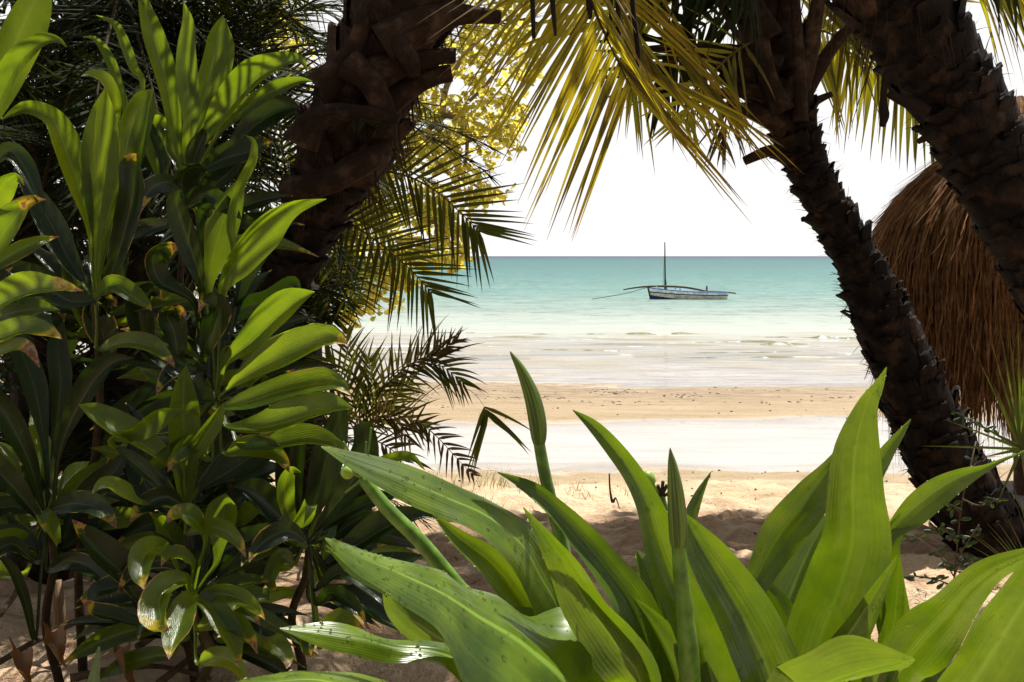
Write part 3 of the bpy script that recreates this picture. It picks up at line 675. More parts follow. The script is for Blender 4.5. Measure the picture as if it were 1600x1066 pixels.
def ti_leaf(k, L, d0, d1, roll, r, br, dark, wave=.14, droop=0):
    global sd
    hx, hy, hY = TI[k][0]; n = len(L); pts = []
    x0, y0, w0 = L[0]
    dist = math.hypot(x0-hx, y0-hy)
    if dist > 12:
        pts.append((hx, hy, hY, 2.2)); pts.append((lerp(hx, x0, .55), lerp(hy, y0, .55)-dist*.02, hY+d0*.6, 2.6))
    for i, (a, b, w) in enumerate(L): pts.append((a, b, hY+lerp(d0, d1, i/(n-1)), w))
    if L[-1][2] <= 8: pts[-1] = (*pts[-1][:3], .6)
    if L[-1][2] <= 4: pts[-2] = (*pts[-2][:3], pts[-2][3]*.82)
    mb = MB(); blade(mb, pts, roll, .38+.3*((sd*7) % 5)/5, wave, 30, 8, r, br, sd, 8, False, 5 if not dark else 0)
    mb.build('leaf', [M['tishade' if dark else 'ti'], M['drop']], roots[k]); sd += 1
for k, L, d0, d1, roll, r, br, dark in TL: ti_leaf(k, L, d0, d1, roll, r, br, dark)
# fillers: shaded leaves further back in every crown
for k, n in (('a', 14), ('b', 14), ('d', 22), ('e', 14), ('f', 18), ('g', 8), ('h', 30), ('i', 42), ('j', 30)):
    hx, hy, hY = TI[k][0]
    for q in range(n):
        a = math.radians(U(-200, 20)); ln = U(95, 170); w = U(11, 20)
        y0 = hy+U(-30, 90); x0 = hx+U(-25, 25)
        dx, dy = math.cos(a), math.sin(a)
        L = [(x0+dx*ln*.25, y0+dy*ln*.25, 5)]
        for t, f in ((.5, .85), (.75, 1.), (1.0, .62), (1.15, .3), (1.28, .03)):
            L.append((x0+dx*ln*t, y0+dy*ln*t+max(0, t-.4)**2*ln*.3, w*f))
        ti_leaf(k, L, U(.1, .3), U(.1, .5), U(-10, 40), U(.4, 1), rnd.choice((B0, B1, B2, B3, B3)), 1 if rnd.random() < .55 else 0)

for k, n in (('h', 5), ('i', 5), ('f', 3), ('j', 4), ('e', 3), ('d', 3), ('a', 2), ('b', 2)):
    hx, hy, hY = TI[k][0]
    for q in range(n):
        sx = rnd.choice((-1, 1)); ln = U(55, 105); w = U(13, 20); y0 = hy+U(-20, 110); x0 = hx+U(-10, 10)
        tip = U(15, 45)
        L = [(x0+sx*8, y0-5, 4), (x0+sx*ln*.45, y0-ln*U(.15, .35), w*.9), (x0+sx*ln*.85, y0-ln*.12, w), (x0+sx*ln*1.12, y0+tip*.3, w*.7), (x0+sx*ln*1.25, y0+tip*.9, 2)]
        ti_leaf(k, L, U(-.05, -.2), U(-.2, -.4), U(0, 35), U(0, .6), rnd.choice((B2, B3, B3, B1)), 0 if rnd.random() < .6 else 1)

# ---------------------------------------------------------------- palm fronds
def leaflet(mb, p, d, nrm, ln, wd, droop, r, q, seg=6, fold=.35, m=0):
    rows = []; uvs = []; c = Vector(p); dd = Vector(d)
    for i in range(seg+1):
        t = i/seg
        w = wd*min(1, .35+t*5)*(1-t**1.45)+.0004
        sd_ = dd.cross(nrm)
        if sd_.length < 1e-4: sd_ = dd.orthogonal()
        sd_.normalize(); nn = sd_.cross(dd).normalized()
        rows.append([c-sd_*w-nn*w*fold, c.copy(), c+sd_*w-nn*w*fold]); uvs.append([(0, t), (.5, t), (1, t)])
        c = c+dd*(ln/seg); dd = (dd+Vector((0, 0, -droop*(.3+t)/seg*2))).normalized()
    mb.grid(rows, uvs, (r, q), m)
def frond(mb, rb, pts, n, ln, wd, aL=50, aR=50, nh=Vector((0, -1, .3)), droop=.4, rad=.012, start=.12, prof=None, jit=8, skip=0., skipR=0., lenR=1.0, seg=6, tipfan=True, twist=.3, fold=.45):
    """pts: world points base->tip of the rachis"""
    N = 40; sm = [Vector(x) for x in catmull([tuple(p) for p in pts], N)]
    rb.tube(sm[::2], [rad*(1-.85*i/(N//2)) for i in range(N//2+1)], 6)
    for k in range(n):
        t = start+(1-start)*(k+.5)/n
        f = t*N; i = min(int(f), N-1); p = sm[i].lerp(sm[i+1], f-i)
        T = (sm[min(i+2, N)]-sm[max(i-1, 0)]).normalized()
        nn = (nh-T*nh.dot(T))
        nn = nn.normalized() if nn.length > .05 else T.orthogonal()
        Sd = T.cross(nn).normalized()
        pr = prof(t) if prof else (.45+.55*math.sin(math.pi*min(1, .15+t*.62)))*(1-.45*max(0, t-.7)/.3)
        for s, a0, lf in ((1, aL, 1.), (-1, aR, lenR)):
            if rnd.random() < (skipR if s < 0 else skip): continue
            a = math.radians(lerp(a0, a0*.55 if tipfan else a0, max(0, t-.55)/.45)+U(-jit, jit))
            d = (T*math.cos(a)+Sd*s*math.sin(a)+nn*U(-twist, twist)).normalized()
            leaflet(mb, p, d, (nn+Vector((U(-.5, .5), U(-.5, .5), U(-.5, .5)))).normalized(), ln*pr*lf*U(.85, 1.1), wd*U(.8, 1.15), droop*U(.6, 1.4), rnd.random(), rnd.random(), seg, fold)
def px_frond(root, pts, n, ln_px, wd_px, mat, rmat, dead=False, **kw):
    Y = pts[len(pts)//2][2]
    a, b = MB(), MB()
    frond(a, b, [P(*p) for p in pts], n, ln_px*Y/F, wd_px*Y/F, rad=kw.pop('rad', .01), **kw)
    o = a.build('frond', M[mat], root); b.build('rachis', M[rmat], o)
    return o
def auto_frond(root, c, az, el, L, sag, n, ln, wd, mat, rmat, **kw):
    d = Vector((math.sin(az)*math.cos(el), math.cos(az)*math.cos(el), math.sin(el)))
    pts = [c+d*L*t+Vector((0, 0, -sag*L*t*t)) for t in (0, .25, .5, .75, 1.)]
    a, b = MB(), MB()
    frond(a, b, pts, n, ln, wd, nh=Vector((0, 0, 1))+d*.2, rad=kw.pop('rad', .014), **kw)
    o = a.build('frond', M[mat], root); b.build('rachis', M[rmat], o)
    return o

# ---------------------------------------------------------------- palm trunks
def frames(pts, n, k=.83):
    sm = catmull(pts, n); C = [P(a, b, c) for a, b, c, w in sm]; R = [k*w*c/F for a, b, c, w in sm]; out = []
    for i in range(n+1):
        T = (C[min(i+1, n)]-C[max(i-1, 0)]).normalized()
        A = T.cross(Vector((0, 1, 0))).normalized(); B = A.cross(T).normalized()   # A = to the right (+x), B = away
        out.append((C[i], T, A, B, R[i]))
    return out
def scale_plate(mb, fr, s, th, w, h, lift, bulge, thick, r, taper=.35, m=0):
    if h < .2:
        if rnd.random() < .1: return
        s += U(-.3, .3); th += U(-.12, .12); h *= U(.7, 1.5); lift *= U(.1, .9) if rnd.random() < .85 else U(1, 1.6); bulge *= U(.3, 1.6)
    n = len(fr)-1; rows = []; uvs = []
    seglen = sum((fr[i+1][0]-fr[i][0]).length for i in range(n))/n
    jag = [U(-.25, .25) for _ in range(7)]
    for iv, v in enumerate((0, .3, .6, .85, 1.0, 1.0, .6)):
        row = []; ur = []
        for iu in range(7):
            u = iu/3-1
            vv = v+(jag[iu]*.5 if iv in (4, 5) else 0)
            f = max(0, min(n-.001, s+vv*h/seglen)); i = int(f); t = f-i
            c = fr[i][0].lerp(fr[i+1][0], t); A = fr[i][2]; B = fr[i][3]; R = lerp(fr[i][4], fr[i+1][4], t)
            rad = R+lift*v**1.4+bulge*(1-u*u)*(.4+.6*v)
            if iv == 5: rad -= thick
            if iv == 6: rad = R-.004
            ang = th+u*w/(2*R)*(1-taper*v)
            row.append(c+(A*math.cos(ang)+B*math.sin(ang))*rad); ur.append(((u+1)/2, v))
        rows.append(row); uvs.append(ur)
    mb.grid(rows, uvs, (r, 0), m)
def trunk_tube(mb, fr, n=20, m=1, k=1.0):
    rows = [[c+(A*math.cos(a)+B*math.sin(a))*R*k*(1+.07*noise.noise(c*5+Vector((math.cos(a)*2, math.sin(a)*2, 0)))) for a in [2*math.pi*j/n for j in range(n)]] for c, T, A, B, R in fr]
    mb.grid(rows, [[(j/n*4, i*.2) for j in range(n)] for i in range(len(fr))], (.5, 0), m, closed=True)
def hairs(mb, fr, count, ln, m=2, lo=0, hi=1., w=.0016, down=False):
    n = len(fr)-1
    for k in range(count):
        f = U(lo, hi)*n*.999; i = int(f); c, T, A, B, R = fr[i]; c = c.lerp(fr[i+1][0], f-i)
        a = U(0, 2*math.pi); rd = A*math.cos(a)+B*math.sin(a)
        d = (rd*U(.4, 1.2)+T*U(-.2, 1.2)+Vector((U(-.4, .4), U(-.4, .4), U(-.4, .4)))).normalized()
        if down: d = (rd*.25+Vector((U(-.15, .15), U(-.15, .15), -1))).normalized()
        leaflet(mb, c+rd*R*1.03, d, rd.cross(d)+Vector((0, .01, 0)), ln*U(.4, 1.3), w*U(.6, 1.6), .3, rnd.random(), 0, 4, 0., m)
def stub(root, pts, mat='boot', teeth=False):
    """pruned leaf stalk: broad base narrowing to a cut end"""
    sm = catmull(pts, 14); mb = MB(); rows = []
    for i, (a, b, Y, w) in enumerate(sm):
        c = P(a, b, Y); c1 = P(*sm[min(i+1, 14)][:3]); c0 = P(*sm[max(i-1, 0)][:3]); T = (c1-c0).normalized()
        W = T.cross(Vector((0, 1, 0))).normalized(); N = W.cross(T).normalized(); q = w*Y/F
        rows.append([c+W*q*math.cos(x)*(1+.06*noise.noise(c*20+Vector((x, 0, 0))))+N*q*.75*math.sin(x) for x in [2*math.pi*j/12 for j in range(12)]])
    b = mb.grid(rows, [[(j/3, i*.12) for j in range(12)] for i in range(15)], (U(0, .7), 0), 0, closed=True)
    mb.face([b+14*12+j for j in range(12)], 0)
    return mb.build('frond_stub', M[mat], root)

# left palm (broad boots)
g = P(318, 400, 5.3); g.z = ground_z(g.x, g.y)
palm1 = thing('date_palm', g, 'leaning palm trunk with broad smooth brown boots and cut stubs pointing right', 'palm tree', 'big palms framing the view')
fr1 = frames([(310,960,5.3,40),(380,650,5.1,40),(440,460,4.95,42),(487,340,4.85,58),(537,235,4.75,74),(578,130,4.7,74),(625,10,4.65,80),(665,-130,4.6,82)], 60)
mb = MB(); trunk_tube(mb, fr1, 24, 1, .96)
for k in range(150): scale_plate(mb, fr1, k*.225, k*2.39996, .16, .12, .03, .01, .02, rnd.random())
mb.build('trunk', [M['bark'], M['barkcore'], M['fibre']], palm1)
mb = MB()
for k in range(44): scale_plate(mb, fr1, 29+k*.62, k*2.39996+.5, U(.30, .42), U(.28, .42), U(.03, .09), .022, .03, rnd.random(), .62)
mb.build('leaf_bases', [M['boot']], palm1)
mb = MB(); hairs(mb, fr1, 420, .16, 0, .4, 1., .002); hairs(mb, fr1, 120, .35, 0, .5, 1., .003, True); hairs(mb, fr1, 90, .22, 0, .5, 1., .006, True); tag(mb.build('fibre', M['fibre'], palm1), kind='stuff')
Y = 4.45
for q in ([(600,75,Y,40),(650,45,Y,34),(705,24,Y,20),(750,24,Y,13),(783,27,Y,11)],
          [(560,130,Y,34),(610,105,Y,26),(655,94,Y,16),(690,88,Y,13),(712,88,Y,12)],
          [(575,190,4.5,30),(610,160,4.5,22),(650,133,4.5,16),(680,119,4.5,15),(706,114,4.5,14)],
          [(470,225,4.3,30),(490,190,4.28,22),(530,176,4.28,15),(575,178,4.3,12),(612,184,4.32,9),(624,187,4.32,7)],
          [(590,30,4.5,44),(640,10,4.5,36),(690,-20,4.5,26),(740,-55,4.5,16)],
          [(500,140,4.4,30),(535,100,4.4,20),(560,60,4.4,14),(566,20,4.4,12)],
          [(545,100,4.35,26),(580,130,4.33,20),(600,175,4.35,18),(605,215,4.4,16)],
          [(450,300,4.4,26),(485,292,4.33,22),(540,272,4.33,20),(590,240,4.4,18),(612,200,4.5,6)],
          [(620,60,4.4,18),(640,95,4.38,16),(648,120,4.4,10)]): stub(palm1, q)
crown1 = P(665, -170, 4.6)
for k in range(9):
    auto_frond(palm1, crown1+Vector((U(-.1, .1), U(-.1, .1), U(0, .2))), math.radians((-150, -75, -40, 5, 30, 60, 170, 95, -110)[k]), math.radians(U(30, 60)), U(1.8, 2.4), U(.08, .2), 50, .4, .011, 'phoenix', 'rachisdark', droop=.2)

# middle palm (leaning trunk right of the boat)
g = P(1590, 400, 5.8); g.z = ground_z(g.x, g.y)
palm2 = thing('date_palm', g, 'leaning palm with rough scaly trunk crossing the view right of the boat', 'palm tree', 'big palms framing the view')
fr2 = frames([(1630,985,5.75,88),(1572,880,5.8,76),(1492,750,5.9,66),(1440,640,6.0,59),(1380,500,6.1,50),(1336,400,6.2,38),(1281,300,6.25,34),(1248,225,6.3,38),(1218,120,6.3,48),(1195,20,6.3,55),(1180,-90,6.3,55)], 80)
mb = MB(); trunk_tube(mb, fr2, 22, 1, .95)
for k in range(640): scale_plate(mb, fr2, k*.098, k*2.39996+.2*rnd.random(), U(.12, .2), U(.07, .11), U(.018, .05), .01, .02, rnd.random(), .4)
mb.build('trunk', [M['bark'], M['barkcore'], M['fibre']], palm2)
mb = MB()
for k in range(26): scale_plate(mb, fr2, 58+k*.75, k*2.39996+.5, U(.2, .28), U(.25, .36), U(.03, .08), .016, .02, rnd.random(), .6)
mb.build('leaf_bases', [M['boot']], palm2)
mb = MB(); hairs(mb, fr2, 900, .09, 0, 0, 1., .0016); hairs(mb, fr2, 130, .4, 0, .78, 1., .003, True); hairs(mb, fr2, 40, .22, 0, .25, .35, .0016, True); tag(mb.build('fibre', M['fibre'], palm2), kind='stuff')
Y = 6.1
for q in ([(1215,110,Y,26),(1150,85,Y,16),(1080,76,Y,8),(1040,75,Y,6),(1006,77,Y,4.5)],
          [(1220,150,Y,26),(1170,120,Y,18),(1110,97,Y,10),(1065,91,Y,7),(1035,92,Y,6)],
          [(1240,190,Y,26),(1215,165,Y,22),(1170,140,Y,18),(1125,115,Y,12)],
          [(1215,160,6.0,16),(1180,143,6.0,13),(1130,146,6.0,9),(1090,154,6.0,8)],
          [(1230,200,6.0,20),(1195,182,6.0,16),(1165,172,6.0,12),(1134,174,6.0,10)],
          [(1215,235,6.1,10),(1195,238,6.1,9),(1163,252,6.1,7)],
          [(1255,170,6.4,12),(1275,158,6.4,7),(1300,147,6.4,4.5)],
          [(1235,160,6.0,22),(1262,90,6.0,16),(1275,20,6.0,12),(1285,-40,6.0,10)],
          [(1250,190,5.95,14),(1250,120,5.95,10),(1245,40,5.95,9),(1238,-40,5.95,8)],
          [(1205,60,6.0,22),(1180,10,6.0,16),(1165,-40,6.0,12)],
          [(1255,150,6.5,14),(1290,90,6.5,11),(1320,50,6.5,9),(1345,30,6.5,8)],
          [(1225,175,5.95,20),(1200,120,5.95,15),(1190,60,5.95,12)]): stub(palm2, q, 'boot' if rnd.random() < .8 else 'bark')
crown2 = P(1185, -110, 6.3)
for k in range(9):
    auto_frond(palm2, crown2+Vector((U(-.1, .1), U(-.1, .1), U(.1, .4))), math.radians((-170, -120, -75, -40, -10, 15, 125, 160, -100)[k]), math.radians(U(35, 75)), U(2.0, 2.8), U(.1, .28), 46, .5, .016, 'greenfrond', 'rachis', droop=.4)

# right palm (top right corner)
g = P(1850, 400, 4.3); g.z = ground_z(g.x, g.y)
palm3 = thing('date_palm', g, 'thick dark palm trunk leaning in from the top right corner before the thatch', 'palm tree', 'big palms framing the view')
fr3 = frames([(1930,960,4.3,84),(1800,680,4.35,80),(1690,500,4.4,77),(1608,352,4.45,76),(1536,222,4.5,75),(1470,110,4.5,76),(1398,-5,4.5,82),(1330,-110,4.5,84)], 70)
mb = MB(); trunk_tube(mb, fr3, 22, 1, .95)
for k in range(420): scale_plate(mb, fr3, k*.145, k*2.39996+.2*rnd.random(), U(.16, .26), U(.10, .16), U(.015, .04), .012, .022, rnd.random(), .4)
mb.build('trunk', [M['bark'], M['barkcore'], M['fibre']], palm3)
mb = MB()
for k in range(16): scale_plate(mb, fr3, 56+k*.8, k*2.39996+.5, U(.3, .4), U(.3, .4), U(.02, .05), .02, .02, rnd.random(), .5)
mb.build('leaf_bases', [M['boot']], palm3)
mb = MB(); hairs(mb, fr3, 500, .09, 0, .2, 1., .0018); hairs(mb, fr3, 150, .32, 0, .78, 1., .003, True); tag(mb.build('fibre', M['fibre'], palm3), kind='stuff')
Y = 4.35
for q in ([(1450,175,Y,10),(1420,160,Y,11),(1400,152,Y,8),(1388,146,Y,6)],
          [(1400,120,Y,12),(1388,118,Y,9),(1383,130,Y,7)],
          [(1388,105,Y,5),(1382,135,Y,5),(1380,160,Y,6),(1382,180,Y,8),(1378,198,Y,4)],
          [(1460,210,Y,8),(1445,216,Y,6),(1434,222,Y,4)],
          [(1500,250,Y,8),(1480,262,Y,6),(1472,268,Y,4)],
          [(1520,300,Y,7),(1502,312,Y,5),(1500,318,Y,4)]): stub(palm3, q, 'barkcore')
mb = MB()
for q in ([(1528,128,4.4,4),(1550,140,4.35,4),(1572,170,4.35,4),(1590,205,4.4,4),(1625,230,4.4,4)], [(1515,80,4.4,4),(1522,60,4.4,5),(1518,85,4.4,4),(1512,40,4.4,4)],
          [(1560,170,4.4,5),(1574,195,4.35,5),(1585,230,4.35,5),(1590,262,4.4,5)], [(1498,40,4.4,5),(1512,62,4.35,5),(1519,92,4.4,4)]): stalk(mb, q, 7)
mb.build('old_flower_stem', M['barkcore'], palm3)
crown3 = P(1300, -190, 4.5)
for k in range(4):
    auto_frond(palm3, crown3+Vector((U(-.1, .1), U(-.1, .1), U(.1, .3))), math.radians((50, 75, 100, 20)[k]), math.radians(U(35, 75)), U(1.8, 2.4), U(.1, .25), 42, .45, .014, 'phoenix', 'rachisdark', droop=.35)

# unseen fourth palm, added beyond the right edge so its crown shades the sand
g = Vector((7.0, 9.3, ground_z(7.0, 9.3)))
palm4 = thing('added_shade_palm', g, 'unseen coconut palm added beyond the right edge to shade the sand', 'palm tree')
mb = MB(); sm = [Vector(q) for q in catmull([(7.0,9.3,g.z-.1),(5.95,9.0,3.),(5.0,8.7,5.0),(4.1,8.5,6.1),(3.0,8.4,6.6)], 18)]
mb.tube(sm, [.16-.003*i for i in range(19)], 14, jit=.2); mb.build('trunk', M['bark'], palm4)
for k in range(24):
    auto_frond(palm4, Vector((3.0, 8.4, 6.6+U(0, .3))), math.radians(-160+k*215/23), math.radians(U(5, 55)), U(2.2, 3.1), U(.05, .16), 60, .6, .026, 'greenfrond', 'rachis', droop=.3)
# fronds hanging from these crowns into the picture
CAMN = Vector((0, -1, .15))
flat = lambda t: 1-.08*t
px_frond(palm2, [(905,-260,5.0),(895,-150,4.4),(905,-70,4.1),(925,5,4.0),(955,75,4.0),(986,136,4.0)], 34, 318, 4.3, 'golden', 'rachisdark', fold=1.1, skipR=.5, aL=50, aR=15, nh=CAMN, droop=.10, start=.3, prof=flat, jit=3, lenR=.95, twist=.06, tipfan=False, rad=.012)
px_frond(palm2, [(1050,-200,5.4),(985,-90,5.0),(960,-10,4.8),(985,80,4.7),(1012,118,4.7)], 18, 260, 3.4, 'golden', 'rachis', fold=1.1, skip=1., aL=14, aR=22, nh=CAMN, droop=.10, start=.35, prof=flat, jit=7, twist=.1, tipfan=False)
px_frond(palm1, [(700,-300,5.0),(760,-220,5.0),(830,-150,4.95),(890,-85,4.9),(950,-20,4.9)], 27, 330, 4.2, 'golden', 'rachis', fold=1.1, skipR=.6, aL=74, aR=10, nh=CAMN, droop=.14, start=.38, prof=flat, jit=4, lenR=1., twist=.08, tipfan=False)
px_frond(palm2, [(1060,-160,5.6),(1010,-90,5.5),(1020,0,5.5),(1050,70,5.5),(1085,130,5.5)], 22, 230, 3.0, 'golden', 'rachis', fold=1.1, skip=1., aL=26, aR=16, nh=CAMN, droop=.12, start=.3, prof=flat, jit=8, twist=.12, tipfan=False)
px_frond(palm2, [(1190,-60,6.6),(1090,-60,6.7),(1010,-20,6.7),(975,40,6.7)], 22, 250, 6, 'greenfrond', 'rachis', fold=1.1, aL=62, aR=30, nh=CAMN, droop=.4, start=.1, prof=flat, jit=9, twist=.2, tipfan=False)
px_frond(palm2, [(1200,20,6.5),(1160,10,6.6),(1100,40,6.7),(1050,90,6.7),(1030,120,6.7)], 18, 170, 6, 'phoenix', 'rachisdark', aL=65, aR=45, nh=CAMN, droop=.25, start=.2, jit=14, twist=.2)
px_frond(palm2, [(1190,60,6.1),(1150,80,5.9),(1100,130,5.8),(1070,190,5.8)], 13, 130, 4.5, 'greenfrond', 'rachis', aL=60, aR=55, nh=CAMN, droop=.3, start=.2, jit=14, twist=.25)
px_frond(palm2, [(1210,60,6.4),(1170,90,6.6),(1140,150,6.7),(1130,220,6.7)], 12, 110, 3.2, 'dryfrond', 'rachisdark', aL=30, aR=30, nh=CAMN, droop=.5, start=.3, jit=20, twist=.3)
px_frond(palm2, [(1210,-20,6.5),(1150,-50,6.6),(1090,-40,6.7),(1050,0,6.7)], 14, 190, 6, 'phoenix', 'rachisdark', aL=60, aR=60, nh=CAMN, droop=.5, start=.1, jit=12, twist=.2)
px_frond(palm2, [(1215,-40,6.2),(1190,-90,5.9),(1150,-100,5.7),(1100,-90,5.6)], 22, 260, 6, 'phoenix', 'rachisdark', aL=70, aR=60, nh=CAMN, droop=.6, start=.05, jit=12, twist=.2)
px_frond(palm2, [(1230,40,6.7),(1290,50,7.0),(1350,80,7.1),(1410,120,7.2),(1462,165,7.2)], 30, 190, 5.0, 'greenfrond', 'rachis', fold=1.1, aL=78, aR=30, nh=CAMN, droop=.10, start=.1, jit=4, twist=.06, prof=lambda t: 1-.35*t, lenR=1.)
px_frond(palm2, [(1230,0,6.7),(1300,-20,7.0),(1370,10,7.1),(1420,60,7.2)], 26, 210, 5.0, 'greenfrond', 'rachis', fold=1.1, aL=75, aR=40, nh=CAMN, droop=.2, start=.1, jit=8, twist=.12)
px_frond(palm3, [(1400,-120,5.0),(1470,-120,5.2),(1540,-80,5.3),(1610,-30,5.4)], 24, 230, 5.5, 'greenfrond', 'rachis', aL=40, aR=65, nh=CAMN, droop=.5, start=.1, jit=8, twist=.12, prof=flat)
px_frond(palm3, [(1500,-90,5.6),(1560,-60,5.7),(1620,-10,5.8),(1680,60,5.8)], 20, 240, 5.0, 'greenfrond', 'rachis', aL=40, aR=70, nh=CAMN, droop=.5, start=.05, jit=9, twist=.12, prof=flat)
px_frond(palm3, [(1420,-100,4.7),(1500,-110,5.0),(1580,-60,5.0),(1640,20,5.0)], 18, 170, 4.5, 'phoenix', 'rachisdark', aL=40, aR=60, nh=CAMN, droop=.6, start=.1, jit=12, twist=.2)
for q in ([(830,-60,3.9,3),(832,0,3.9,4),(834,60,3.9,3)], [(860,-40,3.9,4),(865,20,3.9,4),(868,56,3.9,2)], [(965,-40,4.0,4),(966,20,4.0,4),(968,70,4.0,3)], [(955,0,4,3),(953,40,4,3),(945,64,4,2)],
          [(985,-40,4.2,4),(990,20,4.2,4),(997,80,4.2,4),(995,112,4.2,2)], [(920,-40,4,5),(921,10,4,5),(922,30,4,3)], [(1017,-40,5,4),(1016,10,5,4),(1014,40,5,2)]): mb = MB(); stalk(mb, q, 6); mb.build('hanging_flower_strand', M['barkcore'], palm2)

# ---------------------------------------------------------------- date palms behind the ti plants
def phoenix(loc, label, group='dense date palms behind the ti plants'):
    return thing('date_palm', loc, label, 'palm tree', group)
def short_trunk(root, a, b, r):
    mb = MB(); n = 12; pts = [a.lerp(b, i/n) for i in range(n+1)]
    mb.tube(pts, [r*(1.1-.2*i/n) for i in range(n+1)], 14, jit=.3); mb.build('trunk', M['bark'], root)
def dense(px, py, Y, nf, label, L=(1.3, 2.2), n=44, ln=.34, wd=.009, mat='phoenix', els=(-25, 75), azs=None):
    c = P(px, py, Y); g = Vector((c.x, c.y, ground_z(c.x, c.y)))
    root = phoenix(g, label); short_trunk(root, g, c, .14)
    for k in range(nf):
        az = k*2.39996 if azs is None else math.radians(U(*azs))
        auto_frond(root, c+Vector((U(-.1, .1), U(-.1, .1), U(-.15, .15))), az, math.radians(U(*els)), U(*L), U(.15, .5), n, ln, wd, mat, 'rachisdark', droop=.15, seg=3, jit=14)
    return root
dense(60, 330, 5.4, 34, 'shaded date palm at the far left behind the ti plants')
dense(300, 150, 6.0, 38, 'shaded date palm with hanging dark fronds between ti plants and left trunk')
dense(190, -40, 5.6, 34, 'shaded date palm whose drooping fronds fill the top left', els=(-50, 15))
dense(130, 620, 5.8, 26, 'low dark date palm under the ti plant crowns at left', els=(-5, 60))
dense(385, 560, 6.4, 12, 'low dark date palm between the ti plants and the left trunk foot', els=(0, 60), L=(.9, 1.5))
# date palm whose fronds hang before the sea
g = P(470, 400, 6.6); g.z = ground_z(g.x, g.y)
pm = phoenix(g, 'date palm with two long fronds drooping in front of the horizon beside the left trunk', None)
short_trunk(pm, g, P(470, 330, 6.6), .14)
stiff = dict(nh=Vector((.1, -1, .25)), droop=.05, jit=4, twist=.08)
pr = lambda t: .8+.3*math.sin(math.pi*t)
px_frond(pm, [(480,300,6.3),(560,268,6.1),(625,272,6.0),(680,298,5.95),(722,335,5.95),(749,362,5.95)], 25, 114, 3.5, 'phoenixmid', 'rachis', aL=55, aR=58, start=.1, prof=pr, **stiff)
px_frond(pm, [(470,340,6.3),(530,342,6.2),(590,378,6.1),(640,420,6.05),(675,458,6.05)], 23, 104, 3.5, 'phoenixmid', 'rachis', aL=60, aR=55, start=.1, prof=pr, **stiff)
px_frond(pm, [(470,320,6.5),(520,330,6.5),(560,345,6.5),(610,370,6.5),(640,400,6.5)], 18, 100, 3.0, 'phoenixlit', 'rachis', aL=60, aR=55, start=.1, **stiff)
px_frond(pm, [(465,350,6.5),(510,380,6.4),(540,420,6.4),(560,470,6.4)], 16, 90, 3.0, 'phoenixlit', 'rachis', aL=65, aR=55, start=.1, **stiff)
px_frond(pm, [(465,300,6.6),(520,240,6.6),(570,225,6.6),(620,240,6.6)], 17, 100, 3.0, 'phoenixmid', 'rachis', aL=60, aR=55, start=.1, **stiff)
px_frond(pm, [(460,330,6.7),(500,310,6.7),(560,310,6.7),(600,330,6.7)], 16, 95, 3.0, 'phoenixlit', 'rachis', aL=60, aR=55, start=.1, **stiff)
px_frond(pm, [(460,360,6.6),(470,400,6.5),(500,440,6.5),(520,500,6.5)], 22, 90, 3.6, 'phoenix', 'rachis', aL=65, aR=55, start=.1, **stiff)
px_frond(pm, [(450,300,6.7),(440,220,6.7),(430,150,6.7),(440,90,6.7)], 22, 100, 3.6, 'phoenix', 'rachis', aL=60, aR=60, start=.1, **stiff)
px_frond(pm, [(450,300,6.7),(430,250,6.7),(400,230,6.7),(360,260,6.7)], 22, 100, 3.6, 'phoenixlit', 'rachis', aL=60, aR=60, start=.1, **stiff)
# young date palm low by the sand
g = P(560, 400, 6.2); g.z = ground_z(g.x, g.y)
py_ = phoenix(g, 'young spiky date palm low beside the sand with one dead bent frond over the beach', None)
short_trunk(py_, g, P(560, 730, 6.2), .09)
B = (562, 690, 6.2)
for pts, n, ln, mat in (
    ([B,(555,640,6.1),(535,590,6.1),(510,560,6.1)], 15, 70, 'phoenixlit'), ([B,(575,640,6.2),(580,600,6.2),(575,560,6.2)], 13, 75, 'phoenixlit'),
    ([B,(540,650,6.0),(500,620,6.0),(460,610,6.0)], 15, 75, 'phoenixmid'), ([B,(590,660,6.1),(625,650,6.0),(660,665,6.0)], 13, 70, 'phoenixlit'),
    ([B,(590,690,6.0),(620,710,6.0),(640,740,6.0)], 12, 60, 'phoenixmid'), ([B,(530,690,6.0),(500,680,6.0),(470,690,6.0)], 12, 70, 'phoenixmid'),
    ([B,(560,620,6.4),(545,560,6.4),(540,520,6.4)], 13, 60, 'phoenixlit'), ([B,(590,650,6.3),(610,620,6.3),(640,600,6.3)], 13, 60, 'phoenixlit'),
    ([B,(575,660,6.0),(600,650,5.9),(620,660,5.9),(640,690,5.9)], 12, 60, 'dryfrond'),
    ([B,(580,640,6.2),(610,590,6.1),(655,565,6.0),(690,572,6.0),(725,600,6.0)], 24, 85, 'phoenixmid'),
    ([(620,680,6.0),(650,660,5.9),(680,680,5.9),(710,712,5.9),(738,742,5.9)], 14, 45, 'dryfrond')):
    px_frond(py_, pts, n, ln, 2.6, mat, 'rachis', aL=45, aR=45, nh=Vector((.1, -1, .3)), droop=.25 if mat != 'phoenixmid' else .35, start=.15, jit=10, twist=.2, rad=.006)
px_frond(py_, [B,(590,620,6.1),(640,570,6.0),(680,552,6.0),(714,531,6.0)], 22, 50, 2.4, 'dryfrond', 'rachisdark', aL=35, aR=60, nh=Vector((.1, -1, .3)), droop=.2, start=.3, jit=12, twist=.2, rad=.006)
px_frond(py_, [(640,640,5.9),(690,600,5.8),(730,608,5.8),(752,628,5.8),(763,650,5.8)], 5, 92, 3.4, 'phoenixlit', 'rachis', aL=62, aR=48, nh=Vector((.1, -1, .3)), droop=.2, start=.82, jit=8, twist=.1, rad=.003, prof=lambda t: 1.)

